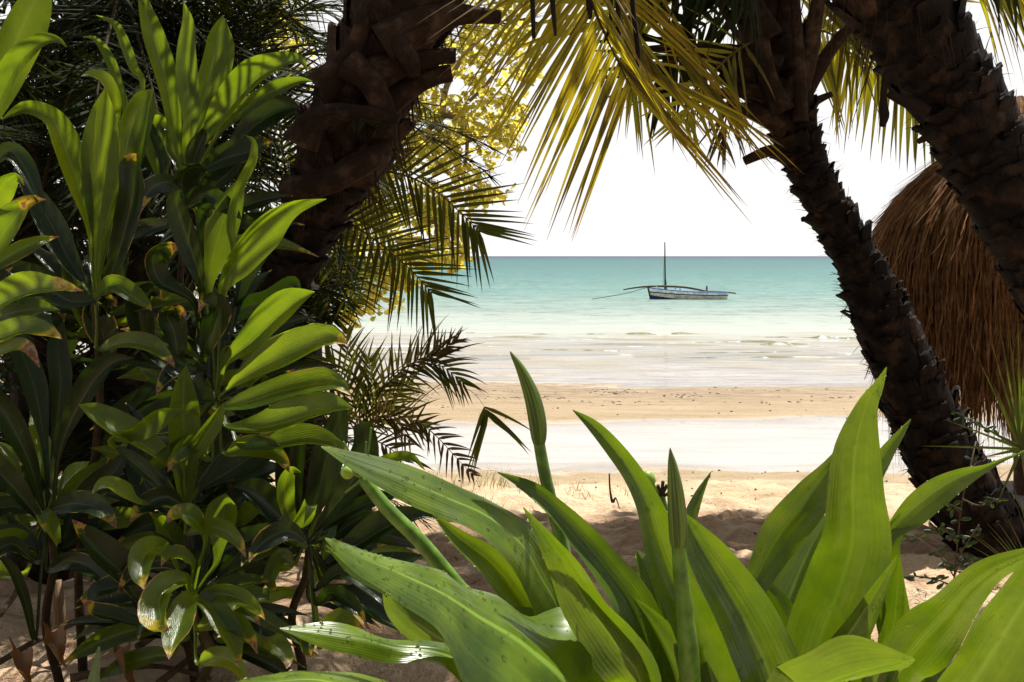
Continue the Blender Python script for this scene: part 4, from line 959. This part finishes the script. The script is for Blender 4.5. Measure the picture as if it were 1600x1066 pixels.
# ---------------------------------------------------------------- thick shrub wall far left (closes the view behind the palms)
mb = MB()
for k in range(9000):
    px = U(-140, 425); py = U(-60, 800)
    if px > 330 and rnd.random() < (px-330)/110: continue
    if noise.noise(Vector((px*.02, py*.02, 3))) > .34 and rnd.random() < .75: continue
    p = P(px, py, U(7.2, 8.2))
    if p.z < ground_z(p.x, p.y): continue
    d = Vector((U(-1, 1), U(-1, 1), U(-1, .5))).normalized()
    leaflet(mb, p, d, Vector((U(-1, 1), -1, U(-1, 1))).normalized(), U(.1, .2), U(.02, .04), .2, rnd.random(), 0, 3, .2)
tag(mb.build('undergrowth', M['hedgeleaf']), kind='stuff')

# ---------------------------------------------------------------- broadleaf tree with yellow leaves
g = P(470, 400, 9.2); g.z = ground_z(g.x, g.y)
tree = thing('broadleaf_tree', g, 'tree with small round yellow green leaves behind the left palm', 'tree')
mb = MB()
def limb(pts, r0, r1):
    sm = catmull(pts, 16); mb.tube([P(a, b, c)+Vector((.03*noise.noise(Vector((a*.02, b*.02, 1))), 0, .03*noise.noise(Vector((a*.02, b*.02, 5))))) for a, b, c in sm], [lerp(r0, r1, i/16) for i in range(17)], 8)
limb([(470, 800, 9.2), (480, 600, 9.2), (520, 420, 9.1), (610, 270, 9.0)], .10, .06)
mb.build('trunk', M['branch'], tree)
CL = [(630,95,45),(690,55,45),(745,30,45),(800,30,40),(660,150,45),(715,110,45),(770,90,45),(700,170,40),(745,150,45),(785,160,40),(650,205,40),(690,225,35),(735,205,35),(770,200,30),(700,265,35),(660,260,35),(730,290,30),(755,300,22),
      (640,310,35),(680,330,30),(700,360,30),(690,385,25),(715,400,14),(640,370,35),(610,400,35),(600,440,30),(570,455,25),(560,420,30),(630,430,20),(545,480,18),(600,350,40),(570,330,40),(540,380,40),(600,230,40),(820,90,25),(800,200,22),(590,140,40),(455,60,30),(440,110,30),(430,40,30)]
mb = MB()
for a in ([(610,270,9.0),(660,215,8.9),(700,180,8.8),(760,130,8.8),(800,60,8.8)], [(660,215,8.9),(720,225,8.8),(770,210,8.8)], [(600,330,9.0),(640,330,8.9),(690,360,8.8),(712,400,8.8)],
          [(690,185,8.8),(700,130,8.9),(740,70,8.9),(745,20,9)], [(590,420,9.1),(600,440,9),(570,455,8.9)], [(700,180,8.8),(730,200,8.8),(725,290,8.8)], [(605,300,9),(560,330,9),(540,400,9)],
          [(610,270,9.0),(600,180,9.0),(640,100,9.0),(690,50,9.0)], [(690,195,8.8),(680,250,8.8),(760,300,8.8)], [(600,180,9),(500,120,9.2),(440,70,9.2)]): limb(a, .035, .008)
mb.build('branches', M['branch'], tree)
mb = MB()
def oval(mb, p, d, n, ln, wd, r):
    s = d.cross(n).normalized()
    b = [mb.vert(p+d*ln*a+s*wd*w+n*ln*c, (0, 0), (r, 0)) for a, w, c in ((0, 0, 0), (.35, .75, -.06), (.7, 1, -.05), (.95, .5, .0), (1, 0, .03), (.95, -.5, .0), (.7, -1, -.05), (.35, -.75, -.06))]
    c = mb.vert(p+d*ln*.6+n*ln*.05, (0, 0), (r, 0))
    for i in range(8): mb.face((b[i], b[(i+1) % 8], c))
for x, y, q in CL:
    for tw in range(17):
        bx, by = x+rnd.gauss(0, q*.5), y+rnd.gauss(0, q*.5); Y = 8.8+U(-.5, .5)
        c = P(bx, by, Y); tdir = Vector((U(-1, 1), U(-1, 1), U(-.9, .5))).normalized()
        for k in range(int(9*(q/38)**.5)):
            p = c+tdir*k*.022
            d = (tdir*.5+Vector((U(-1, 1), U(-1, 1), U(-1, .6)))).normalized()
            oval(mb, p, d, Vector((U(-1, 1), U(-1, 1), U(-.4, 1))).normalized(), U(.055, .10), U(.016, .028), rnd.random())
mb.build('crown', M['treeleaf'], tree)

# ---------------------------------------------------------------- thatched parasol and table
UY = 7.2; ux = (1594-800)*UY/F
gz = ground_z(ux, UY)
para = thing('thatched_parasol', (ux, UY, gz), 'dome shaped beach parasol of brown dry grass thatch on a wooden post', 'parasol')
mb = MB(); mb.tube([Vector((ux+.02*math.sin(i), UY, lerp(gz-.1, 3.3, i/10))) for i in range(11)], [.062-.001*i for i in range(11)], 12); mb.build('post', M['stick'], para)
prof = [(150, 4), (160, 22), (178, 42), (205, 66), (232, 96), (262, 132), (300, 171), (350, 204), (400, 219), (450, 224), (500, 221), (545, 214), (600, 205)]
def dome_r(py): return interp(py, prof)*UY/F
def zpx(py): return ZC-(py-400)*UY/F
mb = MB(); rows = []
for i in range(31):
    py = lerp(150, 585, i/30); rr = dome_r(py)*(.93 if py > 170 else .9)
    rows.append([Vector((ux+rr*math.cos(a), UY+rr*math.sin(a), zpx(py))) for a in [2*math.pi*j/48 for j in range(48)]])
mb.grid(rows, None, (.3, 0), 1, closed=True)
def strand(a, py0, ln, off, w, flare):
    py = py0; c = []; n = 6
    aa = a
    for i in range(n+1):
        t = i/n
        q = py0+ln*t
        rr = (dome_r(min(q, 600))+off+flare*t*t)
        if q > 560: rr += -.02*(q-560)/60
        c.append(Vector((ux+rr*math.cos(aa), UY+rr*math.sin(aa), zpx(q)))); aa += U(-.012, .012)
    rows = []; r = (rnd.random(), 0)
    tang = Vector((-math.sin(a), math.cos(a), 0)); rad = Vector((math.cos(a), math.sin(a), 0))
    tang = (tang*math.cos(w*900)+rad*math.sin(w*900)*.5).normalized()
    for i, p in enumerate(c):
        ww = w*(1-.75*(i/n)**2); rows.append([p-tang*ww, p+tang*ww])
    mb.grid(rows, [[(0, i/n), (1, i/n)] for i in range(n+1)], r, 0)
for k in range(15000):
    # more to the camera side: the whole round is covered evenly
    a = U(0, 2*math.pi)
    py0 = U(0, 1)**.75*430+150
    strand(a, py0, U(45, 130)*(1 if py0 < 430 else .75), U(-.035, .03), U(.0035, .0105), U(-.01, .035) if rnd.random() < .85 else U(.03, .13))
for k in range(2600):
    strand(U(0, 2*math.pi), U(500, 570), U(60, 130), U(-.07, .02), U(.002, .0045), U(-.05, .03))
for k in range(260):
    strand(U(0, 2*math.pi), U(560, 590), U(80, 190), U(-.09, .0), U(.0012, .002), U(-.06, .04))
mb.build('thatch', [M['straw'], M['strawcore']], para)
tz = .88
tab = thing('round_table', (ux, UY, gz), 'low round grey wooden table around the parasol post behind the leaning trunk', 'table')
mb = MB()
for k in range(9):   # planks
    x0 = -.46+k*.1035; hw = .0495
    ext = lambda x: math.sqrt(max(.0009, .47**2-x*x))
    e0, e1 = ext(x0-hw), ext(x0+hw)
    b = len(mb.v)
    for zz in (tz-.04, tz):
        for xx, yy in ((x0-hw, -e0), (x0+hw, -e1), (x0+hw, e1), (x0-hw, e0)): mb.vert(Vector((ux+yy, UY+xx, zz)), (xx*3, yy), (k*.11, 0))
    for q in ((0,3,2,1),(4,5,6,7),(0,1,5,4),(1,2,6,5),(2,3,7,6),(3,0,4,7)): mb.face([b+i for i in q])
mb.build('table_top', M['wood'], tab, smooth=False)
for sx, sy in ((-.25, -.25), (.25, -.25), (.25, .25), (-.25, .25)):
    mb = MB(); mb.box((ux+sx, UY+sy, (tz-.04+gz-.06)/2), (.06, .06, tz-.04-gz+.06)); mb.build('leg', M['wood'], tab, smooth=False)

# ---------------------------------------------------------------- sailing boat at anchor
BY = 60.
bx0, bx1 = P(1016, 467, BY).x, P(1134, 467, BY).x
boat = thing('sailing_dhow', ((bx0+bx1)/2, BY, 0), 'small wooden sailing boat with bare mast anchored on the turquoise sea', 'boat')
def zb(py): return ZC-(py-400)*BY/F
def hull_pt(t, s, side):
    """t 0 bow..1 stern, s 0 keel..1 gunwale"""
    top = lerp(zb(449.5), zb(457.0), t**.8)-.10*math.sin(math.pi*t)*.6
    z = lerp(-.22, top, s)
    half = .68*math.sin(math.pi*min(1, .02+.62*t**.75)) if t < .8 else .68*math.sin(math.pi*(.02+.62*.8**.75))*(1-.35*(t-.8)/.2)
    wid = half*(.25+.75*s**.55)
    x = lerp(bx0, bx1, t)-.10*(s-.5)*(1-t)**4*2+.06*s*t**6
    return Vector((x, BY+side*wid, z))
def hull_band(name, s0, s1, mat, prnt, push=0.):
    mb = MB(); n = 36
    for side in (-1, 1):
        rows = []
        for i in range(n+1):
            t = i/n; rows.append([hull_pt(t, lerp(s0, s1, j/4), side)+Vector((0, side*push, 0)) for j in range(5)])
        mb.grid(rows)
    rows = [[hull_pt(1, lerp(s0, s1, j/4), -1).lerp(hull_pt(1, lerp(s0, s1, j/4), 1), k/4)+Vector((push, 0, 0)) for k in range(5)] for j in range(5)]
    mb.grid(rows)
    return mb.build(name, M[mat], prnt)
hull = hull_band('hull', .0, .72, 'hull', boat)
hull_band('upper_strake', .72, 1.0, 'strake', boat, .006)
hull_band('rub_rail', .69, .76, 'black', boat, .03)
mb = MB()   # navy paint at the foot of the bow
for side in (-1, 1):
    mb.grid([[hull_pt(i/20*.62, lerp(.12, .12+.40*(1-i/20)**.8, j/3), side)+Vector((-.006 if i == 0 else 0, side*.008, 0)) for j in range(4)] for i in range(21)])
mb.build('bottom_paint', M['navy'], hull)
mb = MB()
for side in (-1, 1): mb.tube([hull_pt(i/24, 1.0, side)+Vector((0, 0, .01)) for i in range(25)], .032, 6)
mb.build('gunwale', M['blue'], boat)
mb = MB()
mb.grid([[hull_pt(i/24, .7, -1).lerp(hull_pt(i/24, .7, 1), .04+.92*j/4) for j in range(5)] for i in range(25)]); mb.build('deck', M['blue'], boat)
for t in (.3, .52, .74):
    mb = MB(); a, b = hull_pt(t, .93, -1), hull_pt(t, .93, 1); c = (a+b)/2; mb.box(c, (.2, (b-a).length*.96, .04)); mb.build('thwart', M['blue'], boat, smooth=False)
mb = MB(); a = hull_pt(0, .4, 0); mb.tube([hull_pt(0, s, 0)+Vector((-.03, 0, 0)) for s in (.1, .4, .7, 1.0, 1.08)], .055, 8); mb.build('stem_post', M['black'], boat)
mb = MB(); mx = P(1039, 0, BY).x; mb.tube([Vector((mx, BY, .1)), Vector((mx+.01, BY, 1.4)), Vector((mx-.01, BY, zb(378.5)))], [.06, .05, .032], 8); mb.build('mast', M['spar'], boat)
mb = MB()
sm = catmull([(974,453,BY-.3),(990,450,BY-.3),(1014,447.6,BY-.3),(1045,447.6,BY-.3),(1069,449,BY-.3),(1088,452,BY-.3),(1104,455.2,BY-.3),(1132,456.5,BY-.3),(1150,458.5,BY-.3)], 40)
mb.tube([P(*q) for q in sm], [.035+.03*math.sin(math.pi*i/40) for i in range(41)], 8); mb.build('yard', M['spar'], boat)
mb = MB(); tx = P(1104, 0, BY).x; mb.tube([Vector((tx, BY, .3)), Vector((tx+.02, BY, zb(446.5)))], [.06, .05], 8); mb.build('rudder_post', M['navy'], boat)
mb = MB(); a, b = Vector((mx, BY, zb(382))), P(1066, 449, BY); mb.tube([a, Vector((mx-.1, BY, 1.3)), Vector((mx-.12, BY, .7))], .012, 5); mb.tube([Vector((mx+.05, BY, 1.2)), Vector((mx+.1, BY, .6))], .03, 5); mb.build('rigging', M['rope'], boat)
mb = MB(); q = catmull([(1012,449,BY),(975,459,BY-2),(925,467.5,BY-3.5)], 14); mb.tube([P(*a) for a in q], .022, 5); mb.build('anchor_rope', M['rope'], boat)
for px, h, lab in ((1055.5, .28, 'left of two small white jugs standing in the anchored boat'), (1063, .34, 'right of two small white jugs standing in the anchored boat')):
    c = P(px, 0, BY); c.z = hull_pt(.35, .7, 0).z; c.y = BY-.1
    j = thing('plastic_jug', c, lab, 'jug', 'white jugs in the boat')
    mb = MB(); mb.tube([c+Vector((0, 0, z*h*1.35)) for z in (0, .05, .7, .85, .92)], [.08, .11, .11, .05, .04], 10); mb.build('body', M['white'], j)
    mb = MB(); mb.tube([c+Vector((0, 0, z*h*1.35)) for z in (.925, 1.0)], .048, 10); mb.build('cap', M['blue'], j)
c = P(1125, 0, BY); c.z = hull_pt(.92, .9, 0).z
mb = MB(); rows = []
for i in range(9):
    for_x = lerp(-.42, .42, i/8); rows.append([Vector((c.x+for_x, BY-.45+.9*j/8, c.z-.12+.26*math.cos((i/8-.5)*3)*math.cos((j/8-.5)*2.6)+.04*noise.noise(Vector((i*.7, j*.7, 2))))) for j in range(9)])
mb.grid(rows); tp = mb.build('folded_tarp', simple('pale_blue_tarp', (.22, .42, .62), .6, .3, 6)); tag(tp, 'pale blue tarp heaped at the stern of the anchored boat', 'tarp')

# ---------------------------------------------------------------- small plants on the right
def fan(name, loc, label, segs, wd, mat='fan', stem=None):
    root = thing(name, loc, label, 'plant')
    mb = MB()
    for (x0, y0, Y0), (x1, y1, Y1), dr in segs:
        a, b = P(x0, y0, Y0), P(x1, y1, Y1); d = (b-a)
        leaflet(mb, a, d.normalized(), CAMN, d.length, wd*U(.8, 1.2), dr, rnd.random(), rnd.random(), 8, .5)
    mb.build('leaf', M[mat], root)
    if stem:
        mb = MB(); stalk(mb, stem, 8); mb.build('stalk', M['stalk'], root)
    return root
C = (1597, 702, 4.6)
g = P(1640, 400, 4.7); g.z = ground_z(g.x, g.y)
fan('fan_palm', g, 'green fan palm leaf with long narrow fingers before the thatched parasol', [(C, (x, y, Y), dr) for x, y, Y, dr in (
    (1440,695,4.6,.03),(1500,646,4.5,.0),(1478,655,4.7,.02),(1528,560,4.6,0),(1548,530,4.5,0),(1562,510,4.6,0),(1575,500,4.7,0),(1590,488,4.6,0),(1612,500,4.6,0),(1640,520,4.6,0),(1530,715,4.5,.03),(1552,600,4.5,0),(1660,560,4.6,0),(1555,790,4.5,.1),(1570,560,4.4,0),(1600,540,4.4,0))], .0075,
    stem=[(1640,1000,4.7,7),(1620,850,4.65,6),(1600,705,4.6,5)])
g = P(1640, 400, 3.4); g.z = ground_z(g.x, g.y)
fan('spiky_shrub', g, 'low tuft of narrow pale striped blades at the foot of the leaning trunk', [((1640+U(-10, 10), 935+U(-10, 10), 4.2), (x, y, 4.1), .06) for x, y in ((1512,826),(1530,836),(1548,828),(1560,812),(1575,806),(1592,796),(1520,850),(1605,800),(1570,838),(1545,815),(1590,770),(1580,745))], .0055)
# creeper with small oval leaves
g = P(1490, 400, 5.0); g.z = ground_z(g.x, g.y)
vine = thing('creeper', g, 'thin creeper with small oval dark leaves climbing at the foot of the leaning trunk', 'plant')
VS = [[(1488,930,5.0),(1495,860,5.0),(1502,790,5.05),(1515,735,5.1),(1525,690,5.2)], [(1490,900,5.0),(1470,870,4.95),(1440,845,4.95),(1415,836,5.0)], [(1488,915,5),(1460,905,4.9),(1425,900,4.9),(1410,903,4.9)],
      [(1500,800,5.05),(1480,785,5),(1460,770,5)], [(1505,780,5.05),(1530,790,5),(1560,780,5)], [(1492,880,5),(1510,850,4.95),(1530,820,4.95)], [(1602,700,5.3),(1560,680,5.3),(1520,660,5.3),(1495,645,5.3)], [(1495,850,5),(1475,825,4.95),(1460,830,4.95)], [(1490,905,5),(1500,880,4.95),(1520,875,4.95)]]
mb = MB(); lv = MB()
for q in VS:
    sm = [P(*a) for a in catmull(q, 12)]; mb.tube(sm, .004, 5)
    for i in range(2, 13):
        if rnd.random() < .35: continue
        for s in (-1, 1):
            d = Vector((s*U(.3, 1), U(-.6, .3), U(-.5, .6))).normalized(); oval(lv, sm[i], d, Vector((U(-.6, .6), -1, U(0, 1))).normalized(), U(.03, .06), U(.007, .012), rnd.random())
mb.build('stem', M['stick'], vine); lv.build('foliage', M['vineleaf'], vine)

# ---------------------------------------------------------------- litter, stake, aloe, grass
st_ = P(95, 400, 4.0); st_.z = ground_z(st_.x, st_.y)
mb = MB(); t0 = P(88, 908, 4.0); mb.tube([st_-Vector((0, 0, .1)), st_.lerp(t0, .5)+Vector((.005, 0, 0)), t0], [.024, .023, .021], 10, jit=.25)
o = mb.build('wooden_stake', M['stake'], origin=st_); tag(o, 'short upright wooden stake in the sand under the ti plants', 'stake')
g = P(140, 400, 2.9); g.z = ground_z(g.x, g.y)
al = thing('aloe_plant', g, 'pale green toothed aloe leaf rising at the bottom edge', 'plant')
mb = MB(); blade(mb, [(135,1250,2.9,16),(138,1120,2.85,13),(146,1060,2.85,10),(155,1010,2.85,2)], 10, .5, .0, 20, 6, .2, B0, 3)
for i in range(9):
    for s in (-1, 1):
        y = 1020+i*12; p = P(153-i*1.7+s*(2.5+i*1.1), y, 2.85); dome(mb, p, Vector((s, 0, .3)).normalized(), .004, 0)
mb.build('leaf', [mat_leaf('aloe_leaf', (.13, .2, .09), (.09, .15, .06), (.15, .22, .05), .15, .4, 30, (.16, .23, .1), brown=False), M['drop']], al)
mb = MB(); blade(mb, [(150,1250,2.9,14),(110,1120,2.95,10),(80,1085,3.0,2)], 30, .5, .0, 16, 6, .3, B0, 4); mb.build('leaf', M['ti'], al)
SG = 'dry sticks lying under the ti plants'
sticks = [((150,985),(210,960),(330,1040),'long dry stick lying across the sand under the lowest ti plant'), ((-20,1045),(60,1000),(150,960),'dry grey stick slanting up from the bottom left corner'), ((215,1010),(300,960),(420,930),'forked dry stick lying towards the crinum lilies'),
          ((0,960),(40,900),(60,830),'thin dry stick leaning among stalks at the left edge'), ((110,1060),(230,1040),(330,1060),'short thick dry stick at the bottom edge'), ((250,1066),(330,1000),(360,960),'dark stick leaning against the lowest ti stem')]
for a, b, c, lab in sticks:
    pts = []
    for (x, y) in catmull([a, b, c], 10):
        Yg = 1.5*F/max(120, y+25-400); p = P(x, y, min(Yg, 4.6)); p.z = max(p.z, ground_z(p.x, p.y)+.012); pts.append(p)
    mb = MB(); mb.tube(pts, [.014-.0008*i for i in range(11)], 7, jit=.4); o = mb.build('dry_stick', M['stick'], origin=pts[0]); tag(o, lab, 'stick', SG)
for (x, y, w, lab) in ((82, 1010, 14, 'orange brown dead leaf hanging beside the wooden stake'), (190, 1040, 16, 'curled brown dead leaf on the sand near the bottom edge'), (205, 975, 12, 'pale dead leaf caught between sticks'), (390, 1000, 14, 'dry folded leaf on the sand right of the lowest ti plant'), (30, 1040, 13, 'dead leaf half buried at the left corner')):
    Yg = min(4.2, 1.5*F/(y+30-400)); mb = MB()
    blade(mb, [(x-16, y-45, Yg, 1), (x-10, y-26, Yg-.03, w*.35), (x-6, y-12, Yg-.05, w*.75), (x+2, y+8, Yg-.1, w), (x+10, y+22, Yg-.11, w*.5), (x+22, y+34, Yg-.1, .5)], 30, 1.1, .9, 24, 8, rnd.random(), 0, int(x))
    o = mb.build('dead_leaf', M['deadleaf'], origin=P(x, y, Yg)); tag(o, lab, 'leaf', 'dead leaves under the ti plants')
mb = MB()
for (cx, cy, n, h) in ((775,760,22,42),(840,770,16,36),(700,755,14,30),(760,790,14,26),(905,775,10,28),(640,800,10,30),(1150,725,5,12),(985,770,8,24),(870,800,12,24),(740,820,12,24),(1330,790,6,14),(690,800,14,28)):
    Yg = 8.0
    for it in range(8):
        p = P(cx, cy, Yg); gzz = ground_z(p.x, p.y); Yg += (p.z-gzz)*2.5; Yg = max(4, min(11, Yg))
    for k in range(int(n*1.7)):
        b = P(cx+rnd.gauss(0, 18), cy, Yg+U(-.2, .2)); b.z = ground_z(b.x, b.y)-.005
        leaflet(mb, b, Vector((U(-.5, .5), U(-.5, .5), 1)).normalized(), Vector((U(-1, 1), -1, 0)).normalized(), h*Yg/F*U(.4, 1), .003, .35, rnd.random(), 0, 5, .2)
tag(mb.build('grass', M['grass']), kind='stuff')
mb = MB()
for k in range(420):
    Yg = U(4.5, 19) if k > 60 else U(9, 12); x = U(-.5, .5)*Yg*.95
    z = ground_z(x, Yg)
    if z < .01: continue
    q = U(.004, .012)*(Yg/8)**.5
    b = len(mb.v); c = Vector((x, Yg, z+q*.3))
    for dx, dy, dz in ((-1,-.8,-.5),(1,-1,-.5),(1.1,.9,-.5),(-.9,1,-.5),(-.6,-.5,.6),(.7,-.6,.5),(.6,.6,.6),(-.7,.5,.5)): mb.vert(c+Vector((dx*U(.6, 1.6), dy*U(.6, 1.4), dz))*q, (0, 0), (rnd.random(), 0))
    for f in ((0,3,2,1),(4,5,6,7),(0,1,5,4),(1,2,6,5),(2,3,7,6),(3,0,4,7)): mb.face([b+i for i in f])
for k in range(1500):
    Yg = rnd.gauss(18.3, .6); x = U(-4, 9); z = ground_z(x, Yg)
    if z < -.01 or noise.noise(Vector((x*.8, Yg*2.2, 6))) < .18: continue
    q = U(.004, .012); b = len(mb.v); c = Vector((x, Yg, z+.004))
    for dx, dy, dz in ((-1,-.8,-.5),(1,-1,-.5),(1.1,.9,-.5),(-.9,1,-.5),(-.6,-.5,.6),(.7,-.6,.5),(.6,.6,.6),(-.7,.5,.5)): mb.vert(c+Vector((dx*U(.8, 4), dy*U(.6, 1.4), dz*.7))*q, (0, 0), (rnd.random(), 0))
    for f in ((0,3,2,1),(4,5,6,7),(0,1,5,4),(1,2,6,5),(2,3,7,6),(3,0,4,7)): mb.face([b+i for i in f])
for k in range(900):
    Yg = U(4.2, 9.5); x = U(-.45, .52)*Yg; z = ground_z(x, Yg)
    if noise.noise(Vector((x*1.1, Yg*1.1, 16))) < .05: continue
    leaflet(mb, Vector((x, Yg, z+.006)), Vector((U(-1, 1), U(-1, 1), U(0, .25))).normalized(), Vector((U(-.5, .5), U(-.5, .5), 1)).normalized(), U(.015, .06), U(.0015, .007), U(0, .2), rnd.random(), 0, 3, .3)
tag(mb.build('debris', M['debris']), kind='stuff')
# unseen wall of leaves added behind the camera to block sky fill
mb = MB()
for k in range(5200):
    x = U(-12, 12); z = 1.1+6.2*U(0, 1)**.9; p = Vector((x, -3.2-U(0, 1.6)-.25*abs(x-1)*.3, z))
    if noise.noise(Vector((x*.5, z*.5, 8))) > .42: continue
    leaflet(mb, p, Vector((U(-1, 1), U(-.6, .6), U(-1, .5))).normalized(), Vector((U(-1, 1), 1, U(-1, 1))).normalized(), U(.3, .6), U(.07, .13), .2, rnd.random(), 0, 3, .2)
tag(mb.build('fill_blocker_foliage', M['hedgeleaf']), kind='stuff')

# ---------------------------------------------------------------- camera and light
cam = bpy.data.cameras.new('camera'); co = bpy.data.objects.new('camera', cam); COL.objects.link(co)
co.location = CAM; co.rotation_euler = (math.radians(90), 0, 0)
cam.sensor_width = 36; cam.lens = F/1600*36; cam.shift_y = -133/1600; cam.clip_start = .05; cam.clip_end = 30000
S.camera = co
EL, AZ = math.radians(64), math.radians(34)
sv = Vector((math.sin(AZ)*math.cos(EL), math.cos(AZ)*math.cos(EL), math.sin(EL)))
sun = bpy.data.lights.new('sun', 'SUN'); sun.energy = 4.8; sun.angle = math.radians(.5); sun.color = (1, .95, .87)
so_ = bpy.data.objects.new('sun', sun); COL.objects.link(so_); so_.rotation_euler = sv.to_track_quat('Z', 'Y').to_euler()
w = bpy.data.worlds.new('World'); S.world = w; w.use_nodes = True
nt = w.node_tree; nt.nodes.clear()
sky = nt.nodes.new('ShaderNodeTexSky'); sky.sky_type = 'NISHITA'; sky.sun_disc = False
sky.sun_elevation = EL; sky.sun_rotation = AZ; sky.air_density = 1.0; sky.dust_density = 1.0; sky.ozone_density = 1.0
bg = nt.nodes.new('ShaderNodeBackground'); bg.inputs[1].default_value = .055
ou = nt.nodes.new('ShaderNodeOutputWorld')
tcw = nt.nodes.new('ShaderNodeTexCoord'); spw = nt.nodes.new('ShaderNodeSeparateXYZ'); nt.links.new(tcw.outputs['Generated'], spw.inputs[0])
mrw = nt.nodes.new('ShaderNodeMapRange'); mrw.interpolation_type = 'SMOOTHSTEP'   # bright sea haze low in the sky
nt.links.new(spw.outputs[2], mrw.inputs[0]); mrw.inputs[3].default_value = .22; mrw.inputs[1].default_value = .48; mrw.inputs[2].default_value = .20
mxw = nt.nodes.new('ShaderNodeMix'); mxw.data_type = 'RGBA'; nt.links.new(mrw.outputs[0], mxw.inputs[0])
hs = nt.nodes.new('ShaderNodeHueSaturation'); hs.inputs['Saturation'].default_value = .35; nt.links.new(sky.outputs[0], hs.inputs['Color']); nt.links.new(hs.outputs[0], mxw.inputs[6]); mxw.inputs[7].default_value = (9.5, 9.4, 9.3, 1)
nt.links.new(mxw.outputs[2], bg.inputs[0]); nt.links.new(bg.outputs[0], ou.inputs[0])
S.view_settings.view_transform = 'Standard'; S.view_settings.look = 'None'; S.view_settings.gamma = 1.0
S.view_settings.exposure = 1.0
S.render.engine = 'CYCLES'
S.cycles.max_bounces = 8; S.cycles.transparent_max_bounces = 12; S.cycles.sample_clamp_indirect = 6
